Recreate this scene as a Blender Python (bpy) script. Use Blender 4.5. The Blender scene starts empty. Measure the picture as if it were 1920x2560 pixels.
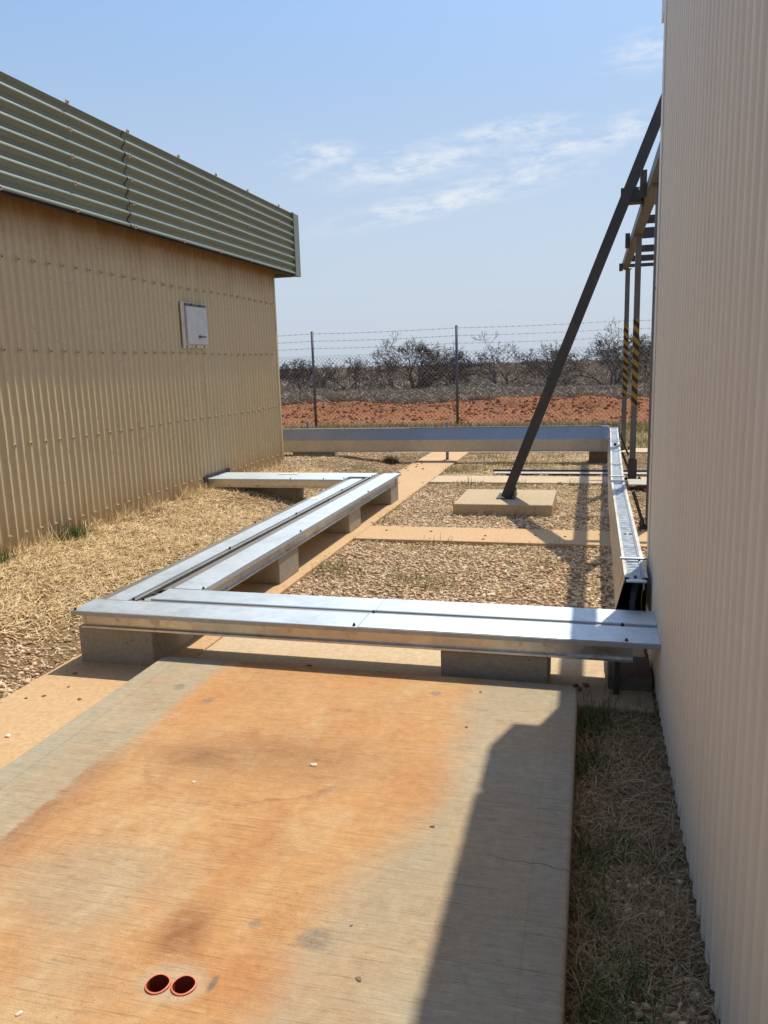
import bpy, bmesh, math, random
import numpy as np
from mathutils import Vector, Matrix
rng = np.random.default_rng(7); random.seed(7)
sc = bpy.context.scene
COL = sc.collection

# ------------------------------------------------------------------ camera
H = 1.55; F = 1950.0
d = np.array([1480. - 960, 900. - 1280, F]); Yv = d / np.linalg.norm(d)
roll = math.radians(1.75)
hv = np.array([math.cos(roll), -math.sin(roll), 0.])
Zv = np.cross(hv, Yv); Zv /= np.linalg.norm(Zv)
if Zv[1] > 0: Zv = -Zv
Xv = np.cross(Yv, Zv)
R = np.stack([Xv, Yv, Zv])
cam = bpy.data.cameras.new('camera'); co = bpy.data.objects.new('camera', cam); COL.objects.link(co)
M = Matrix(((R[0, 0], -R[0, 1], -R[0, 2], 0), (R[1, 0], -R[1, 1], -R[1, 2], 0), (R[2, 0], -R[2, 1], -R[2, 2], H), (0, 0, 0, 1)))
co.matrix_world = M
cam.sensor_fit = 'HORIZONTAL'; cam.sensor_width = 36; cam.lens = F / 1920 * 36
cam.clip_end = 6000; cam.clip_start = 0.02
sc.camera = co

# ------------------------------------------------------------------ materials
class NT:
    def __init__(s, name):
        s.m = bpy.data.materials.new(name); s.m.use_nodes = True
        s.t = s.m.node_tree; s.n = s.t.nodes; s.b = s.n['Principled BSDF']
        s.pos = s.n.new('ShaderNodeNewGeometry').outputs['Position']
    def lk(s, o, i):
        if hasattr(o, 'links'): s.t.links.new(o, i)
        else:
            if isinstance(o, (tuple, list)) and len(o) == 3 and i.type == 'RGBA': o = (*o, 1)
            i.default_value = o
    def noise(s, scale, detail=4, rough=.55, vec=None, sc3=None, dist=0.):
        v = vec if vec is not None else s.pos
        if sc3 is not None:
            mp = s.n.new('ShaderNodeMapping'); s.lk(v, mp.inputs[0]); mp.inputs['Scale'].default_value = sc3; v = mp.outputs[0]
        n = s.n.new('ShaderNodeTexNoise'); s.lk(v, n.inputs['Vector'])
        n.inputs['Scale'].default_value = scale; n.inputs['Detail'].default_value = detail
        n.inputs['Roughness'].default_value = rough; n.inputs['Distortion'].default_value = dist
        return n.outputs['Fac']
    def vor(s, scale, feature='F1', out='Distance', vec=None):
        n = s.n.new('ShaderNodeTexVoronoi'); s.lk(vec if vec is not None else s.pos, n.inputs['Vector'])
        n.feature = feature; n.inputs['Scale'].default_value = scale
        return n.outputs[out]
    def ramp(s, f, stops, interp='LINEAR'):
        r = s.n.new('ShaderNodeValToRGB'); s.lk(f, r.inputs[0]); e = r.color_ramp.elements
        r.color_ramp.interpolation = interp
        while len(e) < len(stops): e.new(.5)
        for k, (p, c) in enumerate(stops):
            e[k].position = p
            if not isinstance(c, (tuple, list)): c = (c, c, c)
            e[k].color = (*c[:3], 1)
        return r.outputs[0]
    def mix(s, f, a, b, mode='MIX'):
        x = s.n.new('ShaderNodeMix'); x.data_type = 'RGBA'; x.blend_type = mode
        s.lk(f, x.inputs[0]); s.lk(a, x.inputs[6]); s.lk(b, x.inputs[7]); return x.outputs[2]
    def math(s, op, a, b=0., c=None, clamp=False):
        x = s.n.new('ShaderNodeMath'); x.operation = op; x.use_clamp = clamp
        s.lk(a, x.inputs[0]); s.lk(b, x.inputs[1])
        if c is not None: s.lk(c, x.inputs[2])
        return x.outputs[0]
    def sep(s, v=None):
        x = s.n.new('ShaderNodeSeparateXYZ'); s.lk(v if v is not None else s.pos, x.inputs[0]); return x.outputs
    def step(s, v, a, b):                                        # smooth 0..1 between a and b
        x = s.n.new('ShaderNodeMapRange'); x.interpolation_type = 'SMOOTHSTEP'
        s.lk(v, x.inputs[0]); x.inputs[1].default_value = a; x.inputs[2].default_value = b; return x.outputs[0]
    def disk(s, x, y, r0, r1, sx=1., sy=1., wob=None):          # 1 inside r0, 0 beyond r1
        p = s.sep()
        dx = s.math('MULTIPLY', s.math('SUBTRACT', p[0], x), 1 / sx); dy = s.math('MULTIPLY', s.math('SUBTRACT', p[1], y), 1 / sy)
        q = s.math('SQRT', s.math('ADD', s.math('MULTIPLY', dx, dx), s.math('MULTIPLY', dy, dy)))
        if wob is not None: q = s.math('ADD', q, wob)
        return s.step(q, r1, r0)
    def island(s):
        return s.n.new('ShaderNodeNewGeometry').outputs['Random Per Island']
    def bump(s, h, strength=.3, dist=.01):
        b = s.n.new('ShaderNodeBump'); s.lk(h, b.inputs['Height']); b.inputs['Strength'].default_value = strength
        b.inputs['Distance'].default_value = dist; s.lk(b.outputs[0], s.b.inputs['Normal'])
    def out(s, color=None, rough=.8, metal=0., spec=.5):
        if color is not None: s.lk(color, s.b.inputs['Base Color'])
        s.lk(rough, s.b.inputs['Roughness']); s.lk(metal, s.b.inputs['Metallic'])
        s.b.inputs['Specular IOR Level'].default_value = spec
        return s.m

def mat_galv(name, base=(.60, .63, .66), r0=.30, r1=.48, dirt=0.25, metal=.92):
    m = NT(name)
    sp = m.vor(34, out='Color'); spg = m.sep(sp)[0]
    blot = m.noise(2.2, 5, .6)
    stain = m.noise(9, 5, .65)
    c = m.mix(m.math('MULTIPLY', spg, .35), base, tuple(v * .78 for v in base))
    c = m.mix(m.ramp(blot, [(.42, 0), (.7, .5)]), c, tuple(v * .82 for v in base))
    c = m.mix(m.math('MULTIPLY', m.ramp(stain, [(.55, 0), (.70, 1)]), dirt), c, (.30, .22, .14))
    r = m.math('ADD', m.math('MULTIPLY', spg, .08), m.ramp(m.noise(5, 4), [(.3, r0), (.7, r1)]))
    h = m.noise(1.1, 1)
    m.bump(h, .04, .02)
    return m.out(c, r, metal)

GALV = mat_galv('galvanised', (.47, .455, .42), .36, .50, .2, .92)
GALV_LID = mat_galv('galvanised_lid', (.53, .60, .645), .48, .56, .10, .95)
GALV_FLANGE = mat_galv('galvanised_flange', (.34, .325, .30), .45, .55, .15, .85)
GALV_SIDE = mat_galv('galvanised_side', (.58, .57, .55), .24, .40, .75, .95)
GALV_OLD = mat_galv('galvanised_weathered', (.42, .45, .47), .40, .6, .2, .75)

def mat_plain(name, c, rough=.6, metal=0., var=.25, scale=6, spec=.5, rust=0.):
    m = NT(name)
    n = m.noise(scale, 5, .6)
    k = m.mix(n, tuple(v * (1 - var) for v in c), tuple(min(1, v * (1 + var)) for v in c))
    if rust: k = m.mix(m.math('MULTIPLY', m.ramp(m.noise(4, 5, .65), [(.52, 0), (.68, 1)]), rust), k, (.20, .09, .035))
    m.bump(m.noise(scale * 8, 3), .08, .005)
    return m.out(k, rough, metal, spec)

STEEL = mat_plain('dark_steel', (.046, .046, .047), .55, .35, .35, 4, .5, .25)
STEEL_G = mat_plain('grey_steel', (.125, .125, .12), .55, .4, .35, 5, .5, .35)
POST = mat_plain('fence_post_steel', (.13, .135, .14), .55, .4)
WIRE = mat_plain('fence_wire', (.30, .295, .28), .6, .3)
BLACK = mat_plain('black_rubber', (.018, .018, .019), .75)
DARK = mat_plain('dark_interior', (.03, .028, .026), .85)
CONDUIT = mat_plain('grey_conduit', (.13, .15, .15), .55)
ORANGE = mat_plain('orange_pvc', (.66, .165, .070), .55, 0, .25, 30)
BORE = mat_plain('shaded_pipe_bore', (.20, .032, .014), .7, 0, .5, 30)  # darker copy of the orange PVC: shade inside the pipe put into its colour
TIMBER = mat_plain('brown_timber', (.16, .10, .055), .85, 0, .4, 12)
YEL = mat_plain('cable_sheath', (.30, .36, .06), .5)

def mat_wall(name, c, streak=.5, rustcol=(.36, .2, .075), top=None, bot=None, rough=.42):
    m = NT(name)
    n = m.noise(1.0, 5, .6, sc3=(7, 7, .55))
    c2 = tuple(v * .93 for v in c)
    k = m.mix(m.ramp(n, [(.35, 0), (.7, 1)]), c, c2)
    s1 = m.ramp(m.noise(1.0, 6, .7, sc3=(14, 14, .4)), [(.56, 0), (.74, 1)])
    k = m.mix(m.math('MULTIPLY', s1, streak), k, rustcol)
    z = m.sep()[2]
    wob = m.noise(1., 4, .6, sc3=(3, 3, 1.5))
    if bot:                                                     # splash-back dust at the foot of the sheet
        zz = m.math('ADD', z, m.math('MULTIPLY', wob, -.5))
        k = m.mix(m.math('MULTIPLY', m.step(zz, bot, bot - .35), .5), k, (.36, .215, .095))
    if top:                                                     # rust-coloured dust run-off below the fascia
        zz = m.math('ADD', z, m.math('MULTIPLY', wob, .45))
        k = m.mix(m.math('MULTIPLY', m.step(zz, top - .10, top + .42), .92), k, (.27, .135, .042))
    m.bump(m.noise(1.2, 2, sc3=(2, 2, .6)), .08, .03)
    return m.out(k, m.ramp(m.noise(8, 3), [(.3, rough - .06), (.7, rough + .1)]), 0, .4)

LWALL = mat_wall('tan_painted_sheet', (.54, .42, .24), .20, (.37, .245, .11), top=2.80, bot=.30, rough=.30)
RWALL = mat_wall('cream_painted_sheet', (.84, .765, .625), .04, (.55, .50, .42), rough=.62)
FLASH = mat_plain('cream_flashing', (.74, .68, .60), .45, 0, .06, 3)
SCREW = mat_plain('tan_screw', (.50, .39, .23), .5, 0, .2)
def mat_fascia():
    m = NT('green_painted_sheet')
    n = m.noise(1., 5, .6, sc3=(2, .8, 6))
    k = m.mix(m.ramp(n, [(.3, 0), (.7, 1)]), (.142, .162, .112), (.180, .200, .142))
    s = m.ramp(m.noise(1., 5, .7, sc3=(5, 2.2, 9)), [(.62, 0), (.78, 1)])
    k = m.mix(m.math('MULTIPLY', s, .45), k, (.26, .19, .085))
    return m.out(k, .40, 0, .5)
FASC = mat_fascia()
HATCH = mat_plain('grey_hatch', (.52, .52, .49), .6, 0., .22, 9)

def mat_concrete(name, base, dark, stain, amt, scale=2., pits=True, rough=.9):
    m = NT(name)
    n = m.noise(scale, 8, .72)
    k = m.mix(m.ramp(n, [(.32, 0), (.68, 1)]), base, dark)
    k = m.mix(m.math('MULTIPLY', m.ramp(m.noise(scale * .8, 5, .6, sc3=(1, 1, 1.6)), [(.42, 0), (.66, 1)]), amt), k, stain)
    g = m.noise(220, 3, .7)
    g2 = m.noise(38, 6, .75)
    k = m.mix(.6, k, m.mix(m.ramp(g2, [(.3, 0), (.7, 1)]), tuple(v * .62 for v in base), tuple(min(1, v * 1.35) for v in base)))
    k = m.mix(.22, k, m.mix(g, tuple(v * .55 for v in base), tuple(min(1, v * 1.4) for v in base)))
    k = m.mix(m.math('MULTIPLY', m.ramp(m.noise(14, 5, .7), [(.62, 0), (.74, 1)]), .45), k, tuple(v * .5 for v in dark))
    h = g
    if pits:
        p = m.ramp(m.vor(26), [(.07, 1), (.13, 0)])
        p = m.math('MULTIPLY', p, m.ramp(m.noise(6, 2), [(.5, 0), (.55, 1)]))
        k = m.mix(m.math('MULTIPLY', p, .8), k, (.05, .04, .03))
        h = m.math('SUBTRACT', g, m.math('MULTIPLY', p, 2.))
    m.bump(h, .25, .004)
    return m.out(k, rough, 0, .25)
BLOCK = mat_concrete('block_concrete', (.355, .315, .245), (.25, .22, .168), (.21, .16, .105), .5, 5)
STRIP = mat_concrete('stained_path_concrete', (.52, .355, .195), (.44, .285, .145), (.46, .21, .08), .5, 1.6, False)
STRIP2 = mat_concrete('pale_path_concrete', (.52, .41, .27), (.45, .335, .205), (.46, .25, .12), .5, 2.2, False)
PAD = mat_concrete('pad_concrete', (.46, .36, .23), (.38, .28, .17), (.44, .26, .12), .5, 2.2, False)

def mat_slab():
    m = NT('slab_concrete')
    p = m.sep(); x, y = p[0], p[1]
    w1 = m.noise(3.2, 12, .72); w2 = m.noise(9, 5, .6); w3 = m.noise(1.5, 5, .6)
    W = lambda k, n=w1: m.math('MULTIPLY', m.math('SUBTRACT', n, .5), k)
    grey = m.mix(m.ramp(m.noise(2.4, 6, .65), [(.3, 0), (.7, 1)]), (.31, .275, .19), (.385, .34, .24))
    grey = m.mix(m.math('MULTIPLY', m.ramp(m.noise(1.2, 5, .6), [(.55, 0), (.7, 1)]), .5), grey, (.25, .225, .175))
    grey = m.mix(.08, grey, (.50, .45, .33))
    orange = m.mix(m.ramp(m.noise(2.0, 6, .65, sc3=(1, 1.6, 1)), [(.30, 0), (.72, 1)]), (.50, .228, .075), (.51, .31, .135))
    orange = m.mix(m.ramp(m.noise(4.2, 10, .72), [(.48, 0), (.72, .7)]), orange, (.37, .165, .062))
    orange = m.mix(m.ramp(m.noise(2.6, 8, .7, sc3=(1.3, .7, 1)), [(.52, 0), (.70, .6)]), orange, (.56, .41, .22))
    # orange field between the two margins, with the far end fully stained and the near end patchy
    xr = m.math('ADD', x, W(.26)); xl = m.math('ADD', x, W(.10))
    edge = m.math('MULTIPLY', m.step(xl, -1.80, -1.68), m.step(m.math('ADD', xr, m.math('MULTIPLY', m.step(y, 2.4, 1.5), .22)), -.33, -.60))
    patch = m.step(m.math('ADD', m.math('MULTIPLY', y, .55), W(2.6, w3)), .15, 1.05)
    lens = m.disk(-1.38, 1.70, .08, .42, 1., .75, W(.45))
    edge = m.math('MULTIPLY', edge, m.math('SUBTRACT', 1., m.math('MULTIPLY', lens, .50)))
    edge = m.math('MULTIPLY', edge, m.math('ADD', m.math('MULTIPLY', patch, .38), .62))
    edge = m.math('MAXIMUM', edge, m.math('MULTIPLY', m.ramp(m.noise(1.7, 5, .6), [(.42, 0), (.7, 1)]), .45))
    k = m.mix(edge, grey, orange)
    # a rust band down the left edge of the old machine's footprint
    band = m.math('MULTIPLY', m.math('MULTIPLY', m.step(xl, -1.78, -1.755), m.step(xl, -1.58, -1.76)), m.math('MULTIPLY', m.step(y, 1.2, 1.6), m.step(y, 2.65, 2.25)))
    k = m.mix(m.math('MULTIPLY', band, m.ramp(w1, [(.35, .1), (.6, .75)])), k, (.30, .125, .05))
    # dark damp blotch and its tide line
    bl = m.math('MAXIMUM', m.disk(-1.40, 2.46, .03, .34, 1.0, .55, W(.45)), m.math('MULTIPLY', m.disk(-1.10, 2.52, .05, .52, 1.2, .55, W(.5)), .75))
    k = m.mix(m.math('MULTIPLY', bl, m.ramp(w1, [(.32, .25), (.62, .95)])), k, (.22, .10, .04))
    bl2 = m.disk(-.55, 2.42, .02, .22, .8, 1.5, W(.3)); k = m.mix(m.math('MULTIPLY', bl2, .5), k, (.42, .165, .05))
    bl3 = m.disk(-.98, 1.95, .02, .30, .45, 1.2, W(.3)); k = m.mix(m.math('MULTIPLY', bl3, .55), k, (.44, .18, .055))
    for cx, cy, rx, ry, lo, hi in ((-1.20, 2.42, .40, .24, -.3, .5),):
        q = m.math('ADD', m.math('SQRT', m.math('ADD', m.math('POWER', m.math('MULTIPLY', m.math('SUBTRACT', x, cx), 1 / rx), 2), m.math('POWER', m.math('MULTIPLY', m.math('SUBTRACT', y, cy), 1 / ry), 2))), W(.85))
        ring = m.math('MULTIPLY', m.step(q, .93, .985), m.step(q, 1.06, 1.0))
        ring = m.math('MULTIPLY', ring, m.step(y, 2.46, 2.30))
        k = m.mix(m.math('MULTIPLY', ring, m.ramp(w1, [(.42, .0), (.60, .55)])), k, (.20, .095, .04))
    # rust fan running up from the two pipes
    dx = m.math('ABSOLUTE', m.math('SUBTRACT', m.math('ADD', x, W(.05)), m.math('ADD', -1.01, m.math('MULTIPLY', m.math('SUBTRACT', 1.70, y), .12))))
    fan = m.math('MULTIPLY', m.step(dx, .10, .02), m.math('MULTIPLY', m.step(y, 1.47, 1.53), m.step(y, 1.76, 1.62)))
    k = m.mix(m.math('MULTIPLY', fan, m.ramp(w2, [(.3, .5), (.6, .95)])), k, (.26, .10, .034))
    rp = m.disk(-.82, 1.47, .02, .26, 1., .55, W(.25)); k = m.mix(m.math('MULTIPLY', rp, .55), k, (.45, .17, .05))
    pale = m.disk(-.94, 1.43, .055, .095, 1.15, .9, W(.10)); k = m.mix(m.math('MULTIPLY', pale, .7), k, (.46, .36, .24))
    # round grey epoxy patches where bolts were cut off
    for cx, cy, r in ((-.655, 1.645, .042), (-1.82, 3.03, .026), (-1.87, 2.50, .022), (-.64, 3.19, .03), (-1.81, 2.80, .024), (-.83, 1.66, .018), (-1.62, 2.93, .03)):
        e = m.disk(cx, cy, r * .45, r * 1.25, 1, 1, W(.10, w2)); k = m.mix(m.math('MULTIPLY', e, m.ramp(m.noise(60, 4, .7), [(.3, .3), (.65, .95)])), k, (.185, .16, .125))
    tar = m.disk(-.845, 1.455, .006, .022, .55, 1.6, W(.03, w2)); k = m.mix(m.math('MULTIPLY', tar, .8), k, (.11, .10, .09))
    # cooler, smoother trowelled margin with a scored line
    rm = m.step(m.math('ADD', x, W(.05)), -.16, -.09); k = m.mix(m.math('MULTIPLY', rm, .45), k, (.30, .275, .21))
    lm = m.step(m.math('ADD', x, W(.05)), -1.99, -2.06); k = m.mix(m.math('MULTIPLY', lm, .6), k, (.37, .34, .25))
    ln = m.math('MULTIPLY', m.step(x, -2.006, -2.0), m.step(x, -1.994, -2.0)); k = m.mix(m.math('MULTIPLY', ln, .45), k, (.2, .16, .1))
    ln = m.math('MULTIPLY', m.step(x, -.146, -.14), m.step(x, -.134, -.14)); k = m.mix(m.math('MULTIPLY', ln, .25), k, (.2, .16, .1))
    # hairline crack
    cy = m.math('ADD', m.math('ADD', y, m.math('MULTIPLY', m.math('SUBTRACT', m.noise(14, 3), .5), .05)), m.math('MULTIPLY', x, .10))
    cr = m.math('MULTIPLY', m.math('MULTIPLY', m.step(cy, 2.050, 2.055), m.step(cy, 2.060, 2.055)), m.step(x, -.30, -.22))
    k = m.mix(m.math('MULTIPLY', cr, .7), k, (.08, .06, .04))
    # broom finish: fine strokes across the slab
    br = m.noise(1., 4, .75, sc3=(5, 190, 1), dist=.4)
    br2 = m.noise(1., 3, .7, sc3=(2.2, 60, 1))
    k = m.mix(m.math('MULTIPLY', m.ramp(br, [(.53, 0), (.66, 1)]), .80), k, m.mix(.55, k, (.10, .05, .022)))
    br3 = m.noise(1., 5, .8, sc3=(11, 95, 1), dist=.6); k = m.mix(m.math('MULTIPLY', m.ramp(br3, [(.56, 0), (.66, 1)]), m.ramp(m.noise(2.2, 5, .65), [(.40, .05), (.62, .75)])), k, m.mix(.6, k, (.08, .04, .016)))
    k = m.mix(m.math('MULTIPLY', m.ramp(br3, [(.34, 1), (.43, 0)]), .35), k, (.62, .50, .33))
    k = m.mix(m.math('MULTIPLY', m.ramp(br2, [(.25, 1), (.45, 0)]), .25), k, (.55, .42, .27))
    pt = m.math('MULTIPLY', m.ramp(m.vor(42), [(.05, 1), (.12, 0)]), m.ramp(m.noise(5, 3), [(.5, 0), (.6, 1)])); k = m.mix(m.math('MULTIPLY', pt, .6), k, (.07, .04, .02))
    mot = m.noise(26, 8, .75); k = m.mix(.5, k, m.mix(m.ramp(mot, [(.32, 0), (.68, 1)]), m.mix(.35, k, (.10, .05, .02)), m.mix(.22, k, (.70, .55, .34))))
    sp = m.noise(330, 2, .7); k = m.mix(m.math('MULTIPLY', m.ramp(sp, [(.55, 0), (.72, 1)]), m.ramp(m.noise(3.5, 4), [(.35, .12), (.65, .55)])), k, (.09, .05, .022))
    m.bump(m.math('ADD', br, m.math('MULTIPLY', sp, .5)), .55, .003)
    return m.out(k, .88, 0, .3)
SLAB = mat_slab()

def mat_ground():
    m = NT('ground_soil')
    p = m.sep(); x, y = p[0], p[1]
    w = m.math('SUBTRACT', m.noise(.8, 5, .6), .5); w2 = m.noise(2.2, 6, .65)
    v = m.vor(75, out='Color'); vg = m.sep(v)[1]; vd = m.vor(75)
    grav = m.mix(m.ramp(w2, [(.3, 0), (.7, 1)]), (.21, .14, .075), (.15, .092, .048))
    grav = m.mix(m.math('MULTIPLY', m.ramp(m.noise(1.1, 5, .6), [(.56, 0), (.70, 1)]), .55), grav, (.30, .13, .055))
    grav = m.mix(m.math('MULTIPLY', vg, .40), grav, (.44, .33, .20))
    grav = m.mix(m.ramp(vd, [(.55, 0), (.9, .55)]), grav, (.10, .06, .03))
    straw = m.mix(m.noise(60, 3, .7), (.30, .20, .085), (.15, .09, .036))
    sm = m.math('MULTIPLY', m.step(m.math('ADD', x, m.math('MULTIPLY', w, 1.2)), -2.9, -3.5), m.step(y, 11, 9.5))
    k = m.mix(sm, grav, straw)
    red = m.mix(m.ramp(m.noise(1.1, 6, .65), [(.3, 0), (.7, 1)]), (.36, .155, .070), (.25, .095, .042))
    red = m.mix(m.math('MULTIPLY', m.ramp(m.noise(5, 5, .7), [(.5, 0), (.7, 1)]), .6), red, (.17, .055, .022))
    red = m.mix(m.math('MULTIPLY', m.ramp(m.noise(.55, 5, .7, sc3=(1, 2.5, 1)), [(.52, 0), (.64, 1)]), m.math('MULTIPLY', m.step(y, 23, 21), .55)), red, (.26, .20, .09))
    verge = m.mix(m.noise(7, 5, .7), (.33, .25, .11), (.21, .155, .06))
    yy = m.math('ADD', y, m.math('MULTIPLY', w, 2.))
    k = m.mix(m.step(yy, 14.2, 15.2), k, verge)
    k = m.mix(m.step(yy, 18.3, 19.6), k, red)
    bush = m.mix(m.noise(2.5, 5, .7), (.15, .115, .085), (.26, .12, .065))
    k = m.mix(m.step(yy, 28.5, 30.5), k, bush)
    hh = m.math('ADD', m.math('MULTIPLY', vd, -1.), m.noise(40, 4, .7))
    m.bump(hh, .9, .012)
    return m.out(k, .95, 0, .15)
GROUND = mat_ground()

def mat_island(name, stops, rough=.8, spec=.25, trans=0.):
    m = NT(name)
    c = m.ramp(m.island(), stops)
    m.out(c, rough, 0, spec)
    return m.m
GRAVEL = mat_island('gravel_stone', [(0, (.26, .16, .085)), (.25, (.50, .345, .20)), (.55, (.68, .51, .32)), (.75, (.42, .245, .13)), (.88, (.80, .66, .46)), (1, (.32, .21, .13))], .85)
STRAW = mat_island('dry_straw', [(0, (.34, .215, .09)), (.3, (.68, .50, .24)), (.7, (.88, .71, .42)), (1, (.48, .33, .16))], .65)
SHADE_STRAW = mat_island('shaded_dry_grass', [(0, (.17, .11, .05)), (.35, (.33, .225, .115)), (.75, (.52, .385, .21)), (1, (.22, .155, .075))], .75)  # darker copy of the straw, with the shed's shade put into its colour
GREEN = mat_island('green_grass', [(0, (.035, .06, .012)), (.5, (.075, .11, .022)), (1, (.15, .17, .04))], .6)
SEDGE = mat_island('yellow_green_grass', [(0, (.12, .11, .03)), (.5, (.27, .22, .08)), (1, (.37, .29, .13))], .7)
SHRUB = mat_island('grey_shrub_twigs', [(0, (.19, .148, .112)), (.4, (.31, .248, .19)), (.8, (.40, .325, .255)), (1, (.27, .23, .135))], .9, .1)
BARK = mat_plain('dark_bark', (.125, .095, .072), .95, 0, .4, 8, .1)
PALEWOOD = mat_plain('bleached_dead_wood', (.50, .46, .40), .9, 0, .3, 8, .1)
PEB = mat_plain('pebble_stone', (.20, .125, .075), .85, 0, .5, 25)
PEBW = mat_plain('pale_pebble_stone', (.62, .55, .43), .85, 0, .25, 25)

def mat_tape():
    m = NT('hazard_tape')
    p = m.sep()
    q = m.math('FRACT', m.math('MULTIPLY', m.math('ADD', m.math('ADD', p[2], m.math('MULTIPLY', p[0], 1.0)), m.math('MULTIPLY', p[1], .35)), 1 / .135))
    f = m.math('GREATER_THAN', q, .5)
    k = m.mix(f, (.012, .012, .012), (.30, .17, .012))
    k = m.mix(m.math('MULTIPLY', m.ramp(m.noise(30, 4, .7), [(.6, 0), (.75, 1)]), .5), k, (.1, .08, .06))
    return m.out(k, .6)
TAPE = mat_tape()

# ------------------------------------------------------------------ mesh helpers
WL = {}
def wl(o): return WL.get(o.name, np.array(o.location))
class MB:
    def __init__(s): s.v = []; s.f = []; s.n = 0
    def add(s, vs, fs):
        vs = np.asarray(vs, float).reshape(-1, 3); s.v.append(vs)
        s.f.extend([tuple(i + s.n for i in f) for f in fs]); s.n += len(vs); return s
    def box(s, x0, x1, y0, y1, z0, z1):
        v = [(x0, y0, z0), (x1, y0, z0), (x1, y1, z0), (x0, y1, z0), (x0, y0, z1), (x1, y0, z1), (x1, y1, z1), (x0, y1, z1)]
        return s.add(v, [(0, 3, 2, 1), (4, 5, 6, 7), (0, 1, 5, 4), (1, 2, 6, 5), (2, 3, 7, 6), (3, 0, 4, 7)])
    def bar(s, p, q, w, h, ref=(0, 0, 1)):                      # box beam p->q, w sideways, h along ref
        p = np.array(p, float); q = np.array(q, float); a = q - p; a /= np.linalg.norm(a)
        side = np.cross(a, ref); side /= np.linalg.norm(side); up = np.cross(side, a)
        v = []
        for e in (p, q):
            for i, j in ((-1, -1), (1, -1), (1, 1), (-1, 1)): v.append(e + side * w / 2 * i + up * h / 2 * j)
        return s.add(v, [(3, 2, 1, 0), (4, 5, 6, 7), (0, 1, 5, 4), (1, 2, 6, 5), (2, 3, 7, 6), (3, 0, 4, 7)])
    def tube(s, pts, r, n=8, caps=True):
        pts = [np.array(p, float) for p in pts]; k = len(pts)
        rs = r if hasattr(r, '__len__') else [r] * k
        vs = []; ref = np.array((0.31, .23, .92))
        for i, p in enumerate(pts):
            t = pts[min(i + 1, k - 1)] - pts[max(i - 1, 0)]; t = t / (np.linalg.norm(t) + 1e-12)
            a = np.cross(t, ref); a /= np.linalg.norm(a) + 1e-12; b = np.cross(t, a)
            for j in range(n):
                th = 2 * math.pi * j / n; vs.append(p + rs[i] * (a * math.cos(th) + b * math.sin(th)))
        fs = []
        for i in range(k - 1):
            for j in range(n):
                jj = (j + 1) % n; fs.append((i * n + j, i * n + jj, (i + 1) * n + jj, (i + 1) * n + j))
        if caps: fs += [tuple(range(n))[::-1], tuple((k - 1) * n + j for j in range(n))]
        return s.add(vs, fs)
    def prism(s, prof, axis, a, b):                             # closed profile in the other two axes
        n = len(prof); v = []
        for c in (a, b):
            for u, w in prof: v.append({'x': (c, u, w), 'y': (u, c, w), 'z': (u, w, c)}[axis])
        fs = [tuple(range(n)), tuple(range(2 * n - 1, n - 1, -1))] + [(i, i + n, (i + 1) % n + n, (i + 1) % n) for i in range(n)]
        return s.add(v, fs)
    def strip(s, rows):                                         # sheet through rows of points
        n = len(rows[0]); v = [p for r in rows for p in r]
        return s.add(v, [(i * n + j, i * n + j + 1, (i + 1) * n + j + 1, (i + 1) * n + j) for i in range(len(rows) - 1) for j in range(n - 1)])
    def build(s, name, mat, parent=None, smooth=False, origin=None, bevel=0, fixn=True):
        me = bpy.data.meshes.new(name)
        v = np.concatenate(s.v)
        o = np.array(origin if origin is not None else (0, 0, 0), float)
        me.from_pydata((v - o).tolist(), [], s.f); me.update()
        if fixn:
            bm = bmesh.new(); bm.from_mesh(me); bmesh.ops.recalc_face_normals(bm, faces=bm.faces); bm.to_mesh(me); bm.free()
        me.materials.append(mat)
        if smooth: me.polygons.foreach_set('use_smooth', [True] * len(me.polygons))
        ob = bpy.data.objects.new(name, me); COL.objects.link(ob); ob.location = o
        if parent is not None:
            ob.parent = parent; ob.location = Vector(o - wl(parent))
        WL[ob.name] = o
        if bevel:
            b = ob.modifiers.new('bevel', 'BEVEL'); b.width = bevel; b.segments = 3; b.limit_method = 'ANGLE'
        return ob

def fast(name, V, idx, k, mat, parent=None, smooth=False):      # big meshes: every face has k corners
    me = bpy.data.meshes.new(name)
    nf = len(idx) // k
    me.vertices.add(len(V)); me.vertices.foreach_set('co', np.asarray(V, np.float32).ravel())
    me.loops.add(len(idx)); me.loops.foreach_set('vertex_index', np.asarray(idx, np.int32))
    me.polygons.add(nf); me.polygons.foreach_set('loop_start', np.arange(0, nf * k, k, dtype=np.int32))
    me.update(calc_edges=True); me.validate()
    if smooth: me.polygons.foreach_set('use_smooth', [True] * nf)
    me.materials.append(mat)
    ob = bpy.data.objects.new(name, me); COL.objects.link(ob)
    if parent is not None: ob.parent = parent; ob.location = Vector(-wl(parent))
    WL[ob.name] = np.zeros(3)
    return ob

def tag(o, label=None, cat=None, group=None, kind=None):
    if label: o['label'] = label
    if cat: o['category'] = cat
    if group: o['group'] = group
    if kind: o['kind'] = kind
    return o
def thing(name, loc, label, cat, group=None):
    o = bpy.data.objects.new(name, None); COL.objects.link(o); o.location = loc; o.empty_display_size = .1
    return tag(o, label, cat, group)

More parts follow.
